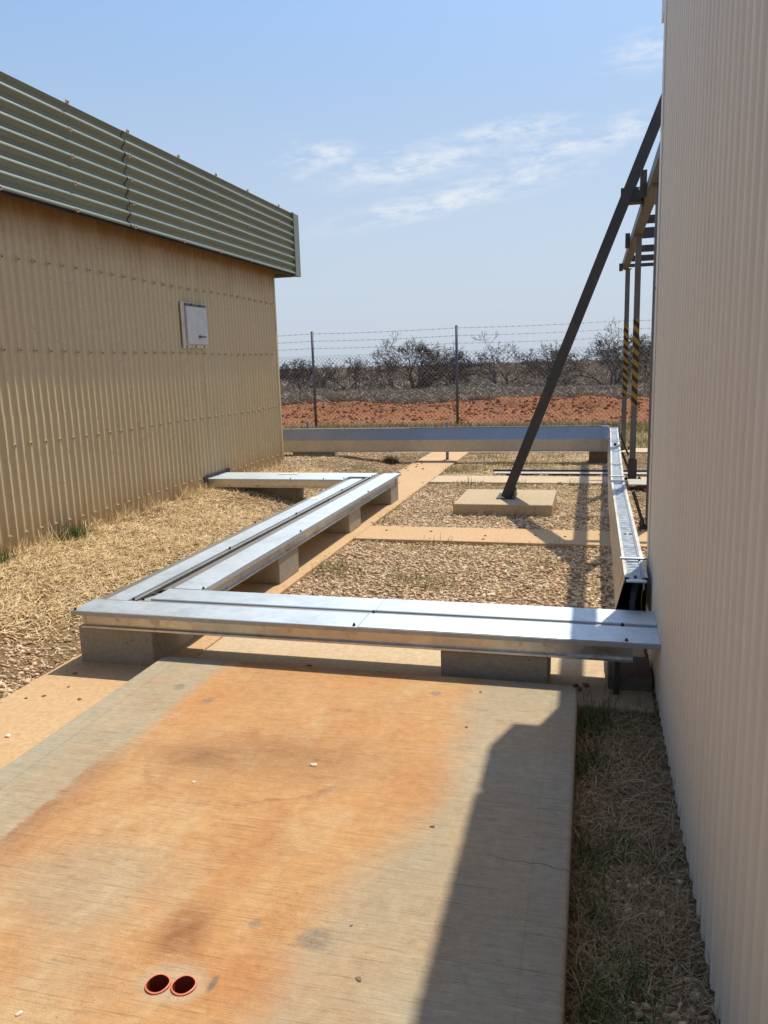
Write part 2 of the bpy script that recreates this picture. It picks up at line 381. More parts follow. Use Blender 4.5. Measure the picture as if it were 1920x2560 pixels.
def fnoise(x, y, seed=0):                                       # cheap smooth value noise
    r = np.random.default_rng(seed).random((256, 256))
    xi = np.floor(x).astype(int); yi = np.floor(y).astype(int); fx = x - xi; fy = y - yi
    fx = fx * fx * (3 - 2 * fx); fy = fy * fy * (3 - 2 * fy)
    g = lambda a, b: r[a % 256, b % 256]
    return (g(xi, yi) * (1 - fx) + g(xi + 1, yi) * fx) * (1 - fy) + (g(xi, yi + 1) * (1 - fx) + g(xi + 1, yi + 1) * fx) * fy
def sst(v, a, b):
    t = np.clip((v - a) / (b - a), 0, 1); return t * t * (3 - 2 * t)
def gz(x, y):
    x = np.asarray(x, float); y = np.asarray(y, float)
    z = .20 * sst(-x, 2.85, 4.25) * (1 - .45 * sst(y, 10.4, 12.6)) * (1 - sst(y, 13, 15))
    yard = (1 - sst(y, 14, 16))
    z += yard * (.016 * (fnoise(x * 3, y * 3, 1) - .5) + .012 * (fnoise(x * 9, y * 9, 2) - .5)) - .006 * yard
    red = sst(y, 18.5, 20.5)
    crest = np.exp(-((y - 25.6 - 1.2 * (fnoise(x * .35, y * 0, 3) - .5)) / 2.1) ** 2)
    z += red * (.30 * crest * (.55 + .9 * fnoise(x * .8, y * .8, 4)))
    cl = red * (1 - sst(y, 29, 33))
    z += cl * (.10 * (fnoise(x * 2.1, y * 2.1, 5) - .5) + .11 * (fnoise(x * 5.3, y * 5.3, 6) - .5)) * (.45 + crest)
    z += sst(y, 31, 70) * (.35 * (fnoise(x * .07, y * .07, 8) - .35))
    return z

# ------------------------------------------------------------------ ground
def axis(segs):
    a = []
    for s0, s1, st in segs: a += list(np.arange(s0, s1 - 1e-6, st))
    return np.array(a + [segs[-1][1]])
gx = axis([(-3000, -600, 400), (-600, -100, 60), (-100, -30, 6), (-30, -14, .5), (-14, -5, .17), (-5, .6, .07), (.6, 4, .17), (4, 30, 2), (30, 100, 8), (100, 600, 60), (600, 3000, 400)])
gy = axis([(-300, -40, 40), (-40, -4, 4), (-4, 1, .5), (1, 14, .07), (14, 19, .2), (19, 31, .13), (31, 60, .8), (60, 160, 4), (160, 600, 40), (600, 4600, 400)])
X, Y = np.meshgrid(gx, gy); Zg = gz(X, Y)
V = np.stack([X.ravel(), Y.ravel(), Zg.ravel()], 1); nx = len(gx); ny = len(gy)
i, j = np.meshgrid(np.arange(nx - 1), np.arange(ny - 1)); b0 = (j * nx + i).ravel()
idx = np.stack([b0, b0 + 1, b0 + nx + 1, b0 + nx], 1).ravel()
tag(fast('ground', V, idx, 4, GROUND, smooth=True), kind='structure')

# concrete ground strips
def strip(name, x0, x1, y0, y1, z, mat, seed):
    m = MB(); r = np.random.default_rng(seed)
    m.box(x0, x1, y0, y1, -.08, z)
    o = m.build(name, mat, bevel=.008); tag(o, kind='structure'); return o
strip('path', -2.74, -2.075, .3, 13.62, .022, STRIP, 1)
strip('path', -2.07, .9, 6.62, 7.2, .024, STRIP, 2)
strip('path', -2.07, .9, 10.1, 10.70, .020, STRIP2, 3)
strip('path', -2.07, .30, 3.42, 4.62, .018, STRIP2, 4)
strip('path', -3.6, 4., 13.63, 14.25, .018, STRIP2, 5)

# ------------------------------------------------------------------ main slab with the two pipes
SZ = .12
def slab():
    m = MB(); r = .05; x0, x1, y0, y1 = -2.11, -.035, .2, 3.40
    prof = []
    for cx, cy, a0 in ((x1 - r, y1 - r, 0), (x0 + r, y1 - r, 90), (x0 + r, y0 + r, 180), (x1 - r, y0 + r, 270)):
        for k in range(7):
            a = math.radians(a0 + 15 * k); prof.append((cx + r * math.cos(a), cy + r * math.sin(a)))
    m.prism(prof, 'z', -.06, SZ)
    o = m.build('concrete_slab', SLAB)
    bv = o.modifiers.new('bevel', 'BEVEL'); bv.width = .016; bv.segments = 4; bv.limit_method = 'ANGLE'; bv.angle_limit = math.radians(60)
    cuts = []
    for px, py in PIPES:
        c = MB().tube([(px, py, -.03), (px, py, .3)], .0305, 32).build('cutter', SLAB); cuts.append(c)
        b = o.modifiers.new('hole', 'BOOLEAN'); b.operation = 'DIFFERENCE'; b.object = c; b.solver = 'EXACT'
    dg = bpy.context.evaluated_depsgraph_get()
    me = bpy.data.meshes.new_from_object(o.evaluated_get(dg)); o.modifiers.clear(); o.data = me
    for c in cuts: bpy.data.objects.remove(c)
    return o
PIPES = ((-.972, 1.418), (-.909, 1.428))
so = slab()
tag(so, 'large orange-stained raised concrete slab in the foreground with two orange pipe ends in it', 'concrete slab')
for px, py in PIPES:
    m = MB(); n = 32; rows = []
    for rr, zz in ((.0300, -.02), (.0300, .1235), (.0265, .1245), (.0262, -.02)):
        rows.append([(px + rr * (1 + (0.008 * math.sin(2 * k2 * 2 * math.pi / n + px * 90) if zz > .1 else 0)) * math.cos(2 * math.pi * k2 / n), py + rr * math.sin(2 * math.pi * k2 / n), zz + (0.0009 * math.sin(3 * k2 * 2 * math.pi / n + py * 50) if zz > .1 else 0)) for k2 in range(n + 1)])
    m.strip(rows[:3])
    p = m.build('pipe', ORANGE, so, smooth=False)
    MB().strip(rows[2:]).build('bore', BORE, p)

# ------------------------------------------------------------------ concrete blocks
def block(x0, x1, y0, y1, z0, z1, label, mat=BLOCK, name='concrete_block', grp='concrete blocks carrying the trays', cat='concrete block', bev=.008):
    c = ((x0 + x1) / 2, (y0 + y1) / 2, z0)
    o = MB().box(x0, x1, y0, y1, z0, z1).build(name, mat, origin=c, bevel=bev)
    return tag(o, label, cat, grp)
TRAY0 = None
block(-2.66, -2.215, 3.47, 3.90, .018, .222, 'grey concrete block under the outer left corner of the front metal tray')
block(-.672, -.172, 3.465, 3.80, .014, .216, 'grey concrete block under the right half of the front metal tray, behind the slab')
block(-2.62, -2.152, 5.07, 5.46, .022, .222, 'nearest grey concrete block with a lit end under the long left tray')
block(-2.62, -2.165, 6.82, 7.20, .022, .222, 'grey concrete block under the middle of the long left tray')
block(-2.62, -2.150, 8.35, 8.70, .022, .222, 'grey concrete block under the far end of the long left tray')
block(-3.90, -3.30, 8.40, 8.66, .0, .222, 'grey concrete block under the short tray arm that runs into the tan shed')
block(-4.87, -4.15, 12.32, 12.6, .05, .175, 'low flat concrete sleeper under the left part of the far duct', cat='concrete block')
block(-.02, .30, 12.26, 12.62, .0, .172, 'brown timber block under the right end of the far duct', TIMBER, 'timber_block', None, 'timber block')

po = MB().box(-1.38, -.36, 7.94, 8.93, -.05, .118).build('concrete_pad', PAD, origin=(-.87, 8.43, 0), bevel=.014)
tag(po, 'square raised concrete pad carrying the foot of the leaning dark brace', 'concrete pad')

# ------------------------------------------------------------------ trays
def bolts(pts, parent, z=.322):
    for x, y in pts:
        m = MB(); m.tube([(x, y, z - .004), (x, y, z + .006)], .008, 8); m.tube([(x, y, z + .006), (x, y, z + .013)], .0045, 6)
        m.build('bolt', STEEL, parent)

TB, TT = .225, .322
def lid_y(x0, x1, y0, y1, parent, slope=.068, e=.004):           # lid running along y: low sloped left flank, flat top, right lip
    m = MB()
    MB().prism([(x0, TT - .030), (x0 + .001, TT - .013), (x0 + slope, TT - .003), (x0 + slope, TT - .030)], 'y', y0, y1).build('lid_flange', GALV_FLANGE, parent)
    m.prism([(x0 + slope + .001, TT - .030), (x0 + slope + .001, TT - .002), (x0 + slope + .004, TT), (x1 - e, TT), (x1 - e + .001, TT - .030)], 'y', y0, y1)
    return m.build('lid', GALV_LID, parent)
# front tray
t = thing('cable_tray', (-1.2, 3.65, TB), 'galvanised cable tray with two lids running across behind the slab into the cream shed', 'cable tray', 'galvanised cable trays')
m = MB(); m.box(-2.625, .2, 3.470, 3.474, TB + .006, .300); m.box(-2.625, .2, 3.452, 3.474, TB - .004, TB + .006)
m.box(-2.60, .2, 3.86, 3.868, TB, .300); m.box(-2.60, .2, 3.474, 3.86, TB, TB + .005); m.box(-2.629, -2.625, 3.474, 3.86, TB, .300)
m.box(-2.610, -2.606, 3.466, 3.470, TB + .006, .300)
m.build('side_channel', GALV_SIDE, t)
MB().box(-2.6625, .3125, 3.4265, 3.4300, TT - .024, TT - .003).build('lid_edge', GALV_OLD, t)
def lid_x(x0, x1, prof, nm='lid', mt=GALV_LID, xs=None):
    mm = MB(); mm.prism(prof, 'x', x0, x1); return mm.build(nm, mt, t)
fp = [(3.430, TT - .022), (3.431, TT - .002), (3.436, TT), (3.638, TT), (3.640, TT - .022)]
lid_x(-2.662, -1.07, fp); lid_x(-1.066, .312, [(a + .001, b + .002) for a, b in fp])
bp = [(3.668, TT - .024), (3.672, TT + .004), (3.676, TT + .007), (3.872, TT + .007), (3.874, TT + .003), (3.875, TT - .024)]
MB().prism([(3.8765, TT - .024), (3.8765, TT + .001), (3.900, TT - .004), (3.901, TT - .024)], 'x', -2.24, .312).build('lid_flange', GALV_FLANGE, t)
lid_x(-2.33, -1.045, bp); lid_x(-1.042, .312, [(a, b + .0018) for a, b in bp])
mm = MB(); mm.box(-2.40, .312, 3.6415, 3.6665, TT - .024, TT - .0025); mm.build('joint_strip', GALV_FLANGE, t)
mm = MB(); mm.add([(-2.40, 3.668, TT - .006), (-2.332, 3.668, TT - .006), (-2.332, 3.90, TT - .006), (-2.332, 3.668, TT - .03), (-2.40, 3.668, TT - .03), (-2.332, 3.90, TT - .03)], [(0, 1, 2), (3, 5, 4), (0, 4, 3, 1), (1, 3, 5, 2), (0, 2, 5, 4)]); mm.build('corner_plate', GALV_OLD, t)
bolts([(-2.645, 3.443), (-2.43, 3.66), (-2.38, 3.675), (-1.09, 3.445), (-1.05, 3.655), (-1.04, 3.885), (.16, 3.66), (.17, 3.447)], t)
TRAY0 = t
block(.10, .30, 3.62, 3.90, .016, .085, 'low concrete block, coloured dark for shade, beneath the tray end beside the cream shed wall', mat_concrete('shaded_concrete', (.16, .135, .11), (.10, .085, .07), (.12, .085, .055), .5, 5))  # darker copy of the block concrete: shade under the tray put into its colour
MB().box(.125, .15, 3.56, 3.585, .018, TB - .001).build('tray_leg', STEEL, TRAY0)
mm = MB(); mm.box(.205, .33, 3.60, 3.85, .235, .296); mm.build('end_box', BLACK, t)  # black box filling the space under the lid ends, past the channel
# left tray
t = thing('cable_tray', (-2.4, 6.2, TB), 'long galvanised cable tray with a dark gap between lids, running along the left path', 'cable tray', 'galvanised cable trays')
m = MB(); m.box(-2.165, -2.161, 3.905, 8.62, TB + .006, .300); m.box(-2.165, -2.142, 3.905, 8.62, TB - .004, TB + .006)
m.box(-2.63, -2.626, 3.90, 8.22, TB, .300); m.box(-2.626, -2.165, 3.905, 8.62, TB, TB + .005)
m.box(-2.163, -2.150, 8.62, 8.70, TB + .002, .300); m.build('side_channel', GALV_SIDE, t)
for y0, y1 in ((3.642, 5.95), (5.954, 8.30)): lid_y(-2.662, -2.455, y0, y1, t)
for y0, y1 in ((3.905, 6.25), (6.254, 8.74)): lid_y(-2.398, -2.128, y0, y1, t, .072, .004)
MB().box(-2.430, -2.402, 3.70, 8.50, TB + .01, TT - .05).build('gap_channel', DARK, t)
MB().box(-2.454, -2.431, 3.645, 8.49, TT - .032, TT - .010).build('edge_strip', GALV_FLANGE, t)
bolts([(-2.445, 4.9), (-2.445, 6.2), (-2.39, 6.9), (-2.14, 5.5), (-2.14, 7.4), (-2.65, 5.8), (-2.445, 7.5), (-2.14, 3.92), (-2.38, 8.5), (-2.41, 8.52)], t)
MB().box(-2.60, -2.50, 6.9, 7.06, TT + .0005, TT + .0025).build('sticker', PEBW, t)
# arm to the shed
t = thing('cable_tray', (-3.5, 8.5, TB), 'short galvanised cable tray arm running from the far tray corner into the tan shed', 'cable tray', 'galvanised cable trays')
m = MB(); m.box(-4.34, -2.665, 8.245, 8.249, TB + .006, .300); m.box(-4.34, -2.665, 8.228, 8.249, TB - .004, TB + .006); m.box(-4.34, -2.665, 8.249, 8.70, TB, TB + .005); m.box(-4.34, -2.36, 8.70, 8.704, TB, .300)
m.build('side_channel', GALV_SIDE, t)
MB().prism([(8.225, TT - .024), (8.226, TT - .004), (8.232, TT), (8.47, TT), (8.49, TT - .024)], 'x', -4.36, -2.665).build('lid', GALV_LID, t)
MB().prism([(8.495, TT - .024), (8.498, TT - .006), (8.54, TT + .002), (8.73, TT + .004), (8.74, TT - .024)], 'x', -4.36, -2.402).build('lid', GALV_LID, t)
MB().box(-3.6, -3.35, 8.58, 8.68, TT + .0055, TT + .0075).build('sticker', PEBW, t)
m = MB(); m.box(-4.372, -4.325, 8.15, 8.222, .16, .345); m.box(-4.372, -4.325, 8.745, 8.82, .20, .37); m.box(-4.372, -4.328, 8.222, 8.745, TT + .008, .36); m.box(-4.372, -4.33, 8.2, 8.76, .15, TB - .006); m.build('wall_seal', BLACK, t)
bolts([(-3.3, 8.24), (-2.9, 8.24), (-2.68, 8.30)], t)

# ------------------------------------------------------------------ far duct
t = thing('cable_duct', (-2.2, 12.35, .19), 'long galvanised duct with a folded front face crossing the far side of the yard', 'duct')
def duct(x0, x1, e=0.):
    p = [(12.28 - e, .192), (12.28 - e, .366), (12.385 - e, .540 + e), (12.392, .552 + e), (12.47, .552 + e), (12.47, .192)]
    MB().prism(p, 'x', x0, x1).build('cover_panel', GALV, t)
duct(-8.5, -2.845); duct(-2.842, .165, .003); duct(.168, .268)
m = MB(); m.box(-8.5, .26, 12.262, 12.30, .178, .1915); m.box(-8.5, .26, 12.385, 12.40, .556, .562); m.build('edge_lip', GALV_OLD, t)
def stub(x, z1, z0=0.0, y=12.50):
    m = MB(); m.box(x - .022, x - .018, y, y + .04, z0, z1); m.box(x + .018, x + .022, y, y + .04, z0, z1); m.box(x - .018, x + .018, y + .036, y + .04, z0, z1)
    m.box(x - .05, x + .05, y - .03, y + .07, z0, z0 + .008); m.build('support_post', GALV_OLD, t)
stub(-2.253, .635, .022); stub(-4.642, .67, .1); stub(.184, .64); stub(.416, .61)
for x in (-4.3, -4.9, -2.9, -2.84, -2.42, -2.1, .1, -.9): MB().box(x - .012, x + .012, 12.385, 12.41, .5625, .574).build('clip', STEEL_G, t)

# ------------------------------------------------------------------ right trunk (ladder tray beside the gantry)
t = thing('cable_ladder', (.22, 8, .3), 'raised galvanised cable ladder with a plain side panel running away beside the cream shed', 'cable ladder')
A = [np.array(p) for p in ((.180, 3.965, .462), (.184, 7.10, .492), (.284, 12.30, .528))]
Bt = [np.array(p) for p in ((.139, 3.985, .295), (.163, 7.10, .29), (.252, 12.275, .30))]
Wd = .108
def lerp(P, y):
    ys = [p[1] for p in P]; return np.array([np.interp(y, ys, [p[k] for p in P]) for k in range(3)])
def seg(y0, y1, nm, lift):
    a0, a1 = lerp(A, y0), lerp(A, y1); b0, b1 = lerp(Bt, y0), lerp(Bt, y1)
    n = np.array((-.0022, 0, 0)); L = np.array((-lift, 0, 0))
    v = [a0 + L, a1 + L, b1 + L, b0 + L]; v += [p - n for p in v]
    MB().add(v, [(0, 1, 2, 3), (7, 6, 5, 4), (0, 4, 5, 1), (1, 5, 6, 2), (2, 6, 7, 3), (3, 7, 4, 0)]).build('side_panel', GALV_SIDE, t)
seg(3.985, 6.99, 's', .001); seg(6.995, 12.275, 's', .0)
m = MB(); b = lerp(Bt, 12.275); c = lerp(Bt, 7.1)
m.add([b + (0, 0, 0), c, c - (0, 0, .06), b - (0, 0, .11)] + [p + np.array((.003, 0, 0)) for p in (b, c, c - (0, 0, .06), b - (0, 0, .11))], [(0, 1, 2, 3), (7, 6, 5, 4), (0, 4, 5, 1), (1, 5, 6, 2), (2, 6, 7, 3), (3, 7, 4, 0)])
m.build('side_panel', GALV_SIDE, t)
def lidseg(y0, y1):
    rows0, rows1 = [], []
    prof = [(-.002, -.03), (-.002, .010), (.020, .010), (.021, .0), (.082, .0), (.083, .008), (Wd, .008), (Wd, -.13)]
    ra = [lerp(A, y0) + np.array((u, 0, w)) for u, w in prof]; rb = [lerp(A, y1) + np.array((u, 0, w)) for u, w in prof]
    return MB().strip([ra, rb]).build('lid', GALV_LID, t)
def mat_ladder():
    m = NT('galvanised_ladder_lid')
    y = m.sep()[1]
    w = m.math('SINE', m.math('MULTIPLY', y, 2 * math.pi / .055))
    sp = m.noise(22, 4)
    k = m.mix(m.math('MULTIPLY', m.ramp(w, [(.55, 0), (.9, 1)]), .25), (.30, .335, .37), (.15, .17, .195))
    k = m.mix(m.math('MULTIPLY', sp, .4), k, (.20, .225, .25))
    m.bump(w, .35, .003)
    return m.out(k, m.ramp(sp, [(.3, .3), (.7, .5)]), .85)
GL = mat_ladder()
for y0, y1 in ((3.965, 12.30),):
    for e0, e1, nm in ((-.003, .012, 'a'), (.092, .110, 'b')):
        a, b, c = (lerp(A, y) for y in (y0, 7.1, y1)); MB().strip([[p + np.array((e0, 0, .0125)) for p in (a, b, c)], [p + np.array((e1, 0, .0125)) for p in (a, b, c)], [p + np.array((e1, 0, .002)) for p in (a, b, c)]]).build('rail', GALV, t)
for y0, y1 in ((3.965, 5.2), (5.203, 7.1), (7.105, 9.9), (9.904, 12.30)):
    o = lidseg(y0, y1); o.data.materials[0] = GL
m = MB(); 
a = lerp(A, 3.95); m.box(a[0] + .004, a[0] + Wd - .004, 3.925, 3.965, a[2] - .006, a[2] + .004); m.build('end_lip', GALV_LID, t, bevel=.004)
for y in (4.33, 7.03, 7.30, 10.35, 12.2):
    a = lerp(A, y); MB().box(a[0] - .012, a[0] + Wd + .018, y - .012, y + .012, a[2] + .0105, a[2] + .020).build('clamp', GALV_LID, t)
a = lerp(A, 9.9); MB().tube([(a[0] + .055, 9.95, a[2] - .002), (a[0] + .055, 9.95, a[2] + .03)], .018, 12).build('cable_gland', BLACK, t)
for k in range(5):
    a = lerp(A, 5 + 1.6 * k)
    for e in (.030, .062): MB().box(a[0] + e, a[0] + e + .016, a[1] - .006, a[1] + .006, a[2] + .0005, a[2] + .003).build('slot', BLACK, t)
a = lerp(A, 4.0); MB().box(a[0] + .045, a[0] + .06, 4.0, 4.03, a[2] + .0005, a[2] + .004).build('slot', BLACK, t)
for (x0, y0, z0), (x1, y1, z1) in (((.50, 7.474, 0), (.385, 7.4, .36)), ((.541, 10.233, 0), (.385, 10.2, .40)), ((.605, 13.3, 0), (.42, 13.1, .45)), ((.30, 12.0, 0), (.30, 12.0, .42))):
    MB().bar((x0, y0, z0), (x1, y1, z1), .03, .03, (0, 1, 0.01)).build('support_leg', STEEL, t)
rows = [[lerp(A, y) + np.array((Wd - .001, 0, -.004)) for y in (3.99, 7.1, 12.3)], [lerp(A, y) + np.array((Wd - .001, 0, 0)) * 1 + np.array((0, 0, -.235)) for y in (3.99, 7.1, 12.3)], [lerp(Bt, y) + np.array((.004, 0, -.004)) for y in (3.99, 7.1, 12.27)]]
MB().strip(rows).build('back_panel', STEEL, t)
# things inside the open end
pts = [(.292, 4.40, .43), (.278, 4.30, .425), (.255, 4.20, .395), (.235, 4.13, .35), (.226, 4.09, .30), (.224, 4.08, .25)]
P = []; RR = []
for k in range(61):
    u = k / 60 * 5; q = int(min(u, 4)); f = u - q; P.append(tuple(np.array(pts[q]) * (1 - f) + np.array(pts[q + 1]) * f)); RR.append(.0185 if k % 2 else .0160)
MB().tube(P, RR, 12).build('flexible_conduit', CONDUIT, t)
o = MB().tube([(.276, 4.02, .45), (.276, 4.02, .395)], .006, 8).build('threaded_rod', GALV, t)
o = MB().tube([(.272, 4.05, .39), (.268, 4.06, .34), (.270, 4.07, .28), (.270, 4.07, .22)], .003, 6).build('earth_cable', YEL, t)

# ------------------------------------------------------------------ left shed
t = thing('corrugated_shed', (-4.35, 10.62, .1), 'tan corrugated shed with a deep green corrugated fascia on the left', 'shed')
LX = -4.35; PIT = .0905; DEP = .0175
def csheet(xc, y0, y1, z0, z1, phase, n=10, pit=PIT, dep=DEP, sgn=1, off=0., sharp=1.7):
    k = int(round((y1 - y0) / pit * n)); ys = np.linspace(y0, y1, k + 1)
    s = .5 + .5 * np.cos(2 * math.pi * (ys - phase) / pit)
    if sharp < 0: s = np.clip(.5 + (s - .5) * 1.9, 0, 1)
    xs = xc + off + sgn * dep * (s ** abs(sharp))
    m = MB(); m.strip([[(a, b, z0) for a, b in zip(xs, ys)], [(a, b, z1) for a, b in zip(xs, ys)]]); return m
PH = 5.143
csheet(LX - DEP * .6, -6., 10.60, .0, 3.25, PH, 14, sharp=1.7).build('wall', LWALL, t, smooth=True)
csheet(LX - DEP * .6, 5.05, 6.17, .0, 1.265, PH, 10, off=.0025, sharp=1.7).build('patch_sheet', LWALL, t, smooth=True)
csheet(LX - DEP * .6, 6.92, 7.72, .0, 1.268, PH, 10, off=.0025, sharp=1.7).build('patch_sheet', LWALL, t, smooth=True)
csheet(LX - DEP * .6, 8.365, 9.08, .0, 3.2, PH, 10, off=.0022, sharp=1.7).build('overlap_sheet', LWALL, t, smooth=True)
m = MB(); m.box(LX - .002, LX + .014, 10.575, 10.625, .15, 2.95); m.build('corner_flashing', FLASH if False else LWALL, t)
m = MB(); m.box(-10.5, LX - .003, 10.575, 10.615, 0, 3.25); m.box(-10.5, -10.46, -6, 10.57, 0, 3.25); m.box(-10.46, LX - .012, -6.03, -6.0, 0, 3.25); m.build('end_wall', LWALL, t)
m = MB(); m.box(-10.6, -4.145, -6.2, 11.0, 3.26, 3.30); m.build('roof', STEEL_G, t)
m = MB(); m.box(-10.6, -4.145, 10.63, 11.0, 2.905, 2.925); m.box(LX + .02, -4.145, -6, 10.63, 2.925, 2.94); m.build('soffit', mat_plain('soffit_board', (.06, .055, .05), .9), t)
# fascia: horizontal corrugations along y
fz0, fz1, nr = 2.87, 3.69, 8; fpit = (fz1 - fz0) / nr
def fascia(y0, y1, off, nm='fascia'):
    k = nr * 14; zs = np.linspace(fz0, fz1, k + 1); s = .5 + .5 * np.cos(2 * math.pi * (zs - fz0 - .012) / fpit)
    xs = -4.125 + off + .034 * s
    m = MB(); ra = [(x, y0, z) for x, z in zip(xs, zs)]; rb = [(x, y1, z) for x, z in zip(xs, zs)]
    m.strip([ra, rb]); return m.build(nm, FASC, t, smooth=True)
fascia(-6, 6.70, 0.); fascia(6.67, 10.84, .004)
zs = np.linspace(fz0, fz1, nr * 14 + 1); q = .5 + .5 * np.cos(2 * math.pi * (zs - fz0 - .012) / fpit); yw = 6.668 + .008 * np.sin(zs * 23)
MB().strip([[(-4.1245 + .0345 * a, b - .012, z) for a, b, z in zip(q, yw, zs)], [(-4.1245 + .0345 * a + .004, b + .001, z) for a, b, z in zip(q, yw, zs)]]).build('lap_joint', BLACK, t)
m = MB(); m.box(-4.145, -4.084, 10.83, 10.84, 2.86, 3.71); m.box(-4.145, -4.087, 10.84, 11.03, 2.855, 3.70); m.box(-10.6, -4.146, 11.0, 11.03, 2.86, 3.70); m.build('fascia_end_cap', FASC, t)
m = MB(); m.box(-4.15, -4.128, -6, 10.83, 2.858, 3.68); m.build('fascia_backing', STEEL, t)
# hatch
hp = MB().box(LX + .008, LX + .020, 7.90, 8.45, 1.815, 2.31).build('hatch_frame', mat_plain('pale_frame', (.55, .50, .44), .6, 0, .2, 20, .5, .4), t)
hd = MB().box(LX + .024, LX + .044, 7.975, 8.445, 1.860, 2.268).build('hatch_door', HATCH, hp, bevel=.004)
m = MB(); m.box(LX + .0445, LX + .064, 8.22, 8.245, 1.930, 1.955); m.box(LX + .064, LX + .074, 8.215, 8.34, 1.932, 1.950); m.build('handle', STEEL_G, hp)
m = MB(); m.box(LX + .021, LX + .04, 7.97, 8.44, 2.278, 2.297); m.build('hinge', STEEL_G, hp)
for y in (7.97, 8.18, 8.38): MB().tube([(LX + .02, y, 1.833), (LX + .026, y, 1.833)], .011, 8).build('rivet', BLACK, hp)
for y in (8.1, 8.3): MB().tube([(LX + .041, y, 2.29), (LX + .046, y, 2.29)], .011, 8).build('rivet', BLACK, hp)
# screws
m = MB(); m.tube([(-.004, 0, 0), (.004, 0, 0)], .0195, 12); m.tube([(.004, 0, 0), (.0062, 0, 0)], [.0195, .010], 12); m.tube([(.0062, 0, 0), (.013, 0, 0)], .0065, 6)
smesh = m.build('screw', SCREW); sd = smesh.data; bpy.data.objects.remove(smesh)
sd.materials.append(mat_plain('rusty_screw_head', (.085, .06, .04), .7))
for p in sd.polygons:
    if sum(sd.vertices[i].co.x for i in p.vertices) / len(p.vertices) > .0063: p.material_index = 1
pos = []
for zz, ph in ((2.462, 5.143 + PIT), (1.756, 5.143), (1.022, 5.143), (.325, 5.143 + .02)):
    y = ph - 2 * PIT * 3
    while y < 10.5:
        dz = .006 * math.sin(y * 37.)
        if not (zz == .325 and y > 8.1 and y < 8.85): pos.append((LX + DEP * .4 + .001, y, zz + dz))
        y += 2 * PIT
for y in (5.0, 5.88, 6.73, 7.64, 8.47, 9.31, 10.3):
    for r in range(0, nr + 1, 2): pos.append((-4.0905 + (.003 if y > 6.67 else 0), y, fz0 + .012 + r * fpit))
vis = sorted([p for p in pos if p[1] > 4.6], key=lambda p: math.hypot(p[0], p[1]))
for p in vis[:100]:
    o = bpy.data.objects.new('screw', sd); COL.objects.link(o); o.parent = t; o.location = Vector(p) - t.location
rest = vis[100:]
nv = len(sd.vertices); cv = np.empty(nv * 3); sd.vertices.foreach_get('co', cv); cv = cv.reshape(-1, 3); fl = [tuple(p.vertices) for p in sd.polygons]
m = MB()
for p in rest: m.add(cv + np.array(p), fl)
if rest:
    o = m.build('screws', SCREW, t); tag(o, kind='stuff'); o.data.materials.append(sd.materials[1])
    mi = [p.material_index for p in sd.polygons]
    for q, p in enumerate(o.data.polygons): p.material_index = mi[q % len(mi)]

# ------------------------------------------------------------------ right shed
t = thing('corrugated_shed', (.32, 4.36, 0), 'tall cream corrugated shed wall rising along the right edge', 'shed')
RP = .0853
csheet(.328, -5., 4.33, .018, 3.66, 3.063 - RP / 2, 20, RP, .017, -1, sharp=-1.).build('wall', RWALL, t, smooth=True)
m = MB(); m.box(.3085, .3125, 4.27, 4.372, .06, 3.2); m.box(.3125, .42, 4.362, 4.372, .06, 3.2); m.build('corner_flashing', FLASH, t)
m = MB(); m.box(.335, 7., 4.34, 4.36, .02, 3.64); m.box(6.97, 7., -5, 4.33, 0, 3.64); m.box(.34, 6.96, -5.02, -5, 0, 3.64); m.build('end_wall', RWALL, t)
m = MB(); m.box(.318, 7.1, 4.375, 4.69, 3.26, 3.645); m.build('roof_fascia', FLASH, t)
m = MB(); m.box(.32, 7.1, -5.1, 4.37, 3.665, 3.69); m.build('roof', STEEL_G, t)
m = MB(); m.box(.345, .36, -5, 4.33, -.05, .06); m.build('base_rail', DARK, t)
for z in (.45, 1.15, 1.9, 2.65): MB().tube([(.308, 4.335, z), (.3055, 4.335, z)], .005, 8).build('rivet', STEEL_G, t)

# ------------------------------------------------------------------ gantry
t = thing('steel_gantry', (.5, 10, 0), 'dark steel gantry frame with hazard taped posts standing behind the cream shed', 'gantry')
m = MB(); bx0, bx1 = .455, .56
m.box(bx0, bx0 + .012, 4.376, 14.1, 3.026, 3.122); m.box(bx0 + .012, bx1, 4.376, 14.1, 3.020, 3.034); m.build('beam', STEEL_G, t)
def gpost(x0, x1, y0, y1, z1=3.018, z0=.02):
    m = MB(); m.box(x0, x1, y0, y1, z0, z1); p = m.build('post', STEEL_G, t, bevel=.006)
    q = MB().box(x0 - .06, x1 + .08, y0 - .06, y1 + .06, z0 - .018, z0).build('base_plate', STEEL, p)
    MB().box(x0 - .03, x1 + .02, y0 - .02, y1 + .02, z1 - .012, z1 - .001).build('cap_plate', TIMBER, p)
    for a in (x0 - .04, x1 + .05):
        m = MB(); m.tube([(a, y0 - .03, z0), (a, y0 - .03, z0 + .06)], .014, 8); m.tube([(a, y0 - .03, z0 + .02), (a, y0 - .03, z0 + .04)], .025, 6); m.build('anchor_bolt', STEEL, p)
    return p
p2 = gpost(.487, .557, 10.33, 10.40)
MB().box(.4855, .5585, 10.3285, 10.4015, .97, 2.03).build('hazard_tape', TAPE, p2)
MB().box(.47, .575, 10.31, 10.42, .04, .30).build('sleeve', STEEL, p2)
p1 = gpost(.51, .585, 14.0, 14.07)
MB().box(.5085, .5865, 13.9985, 14.0715, .93, 2.1).build('hazard_tape', TAPE, p1)
p3 = gpost(.508, .585, 7.46, 7.53)
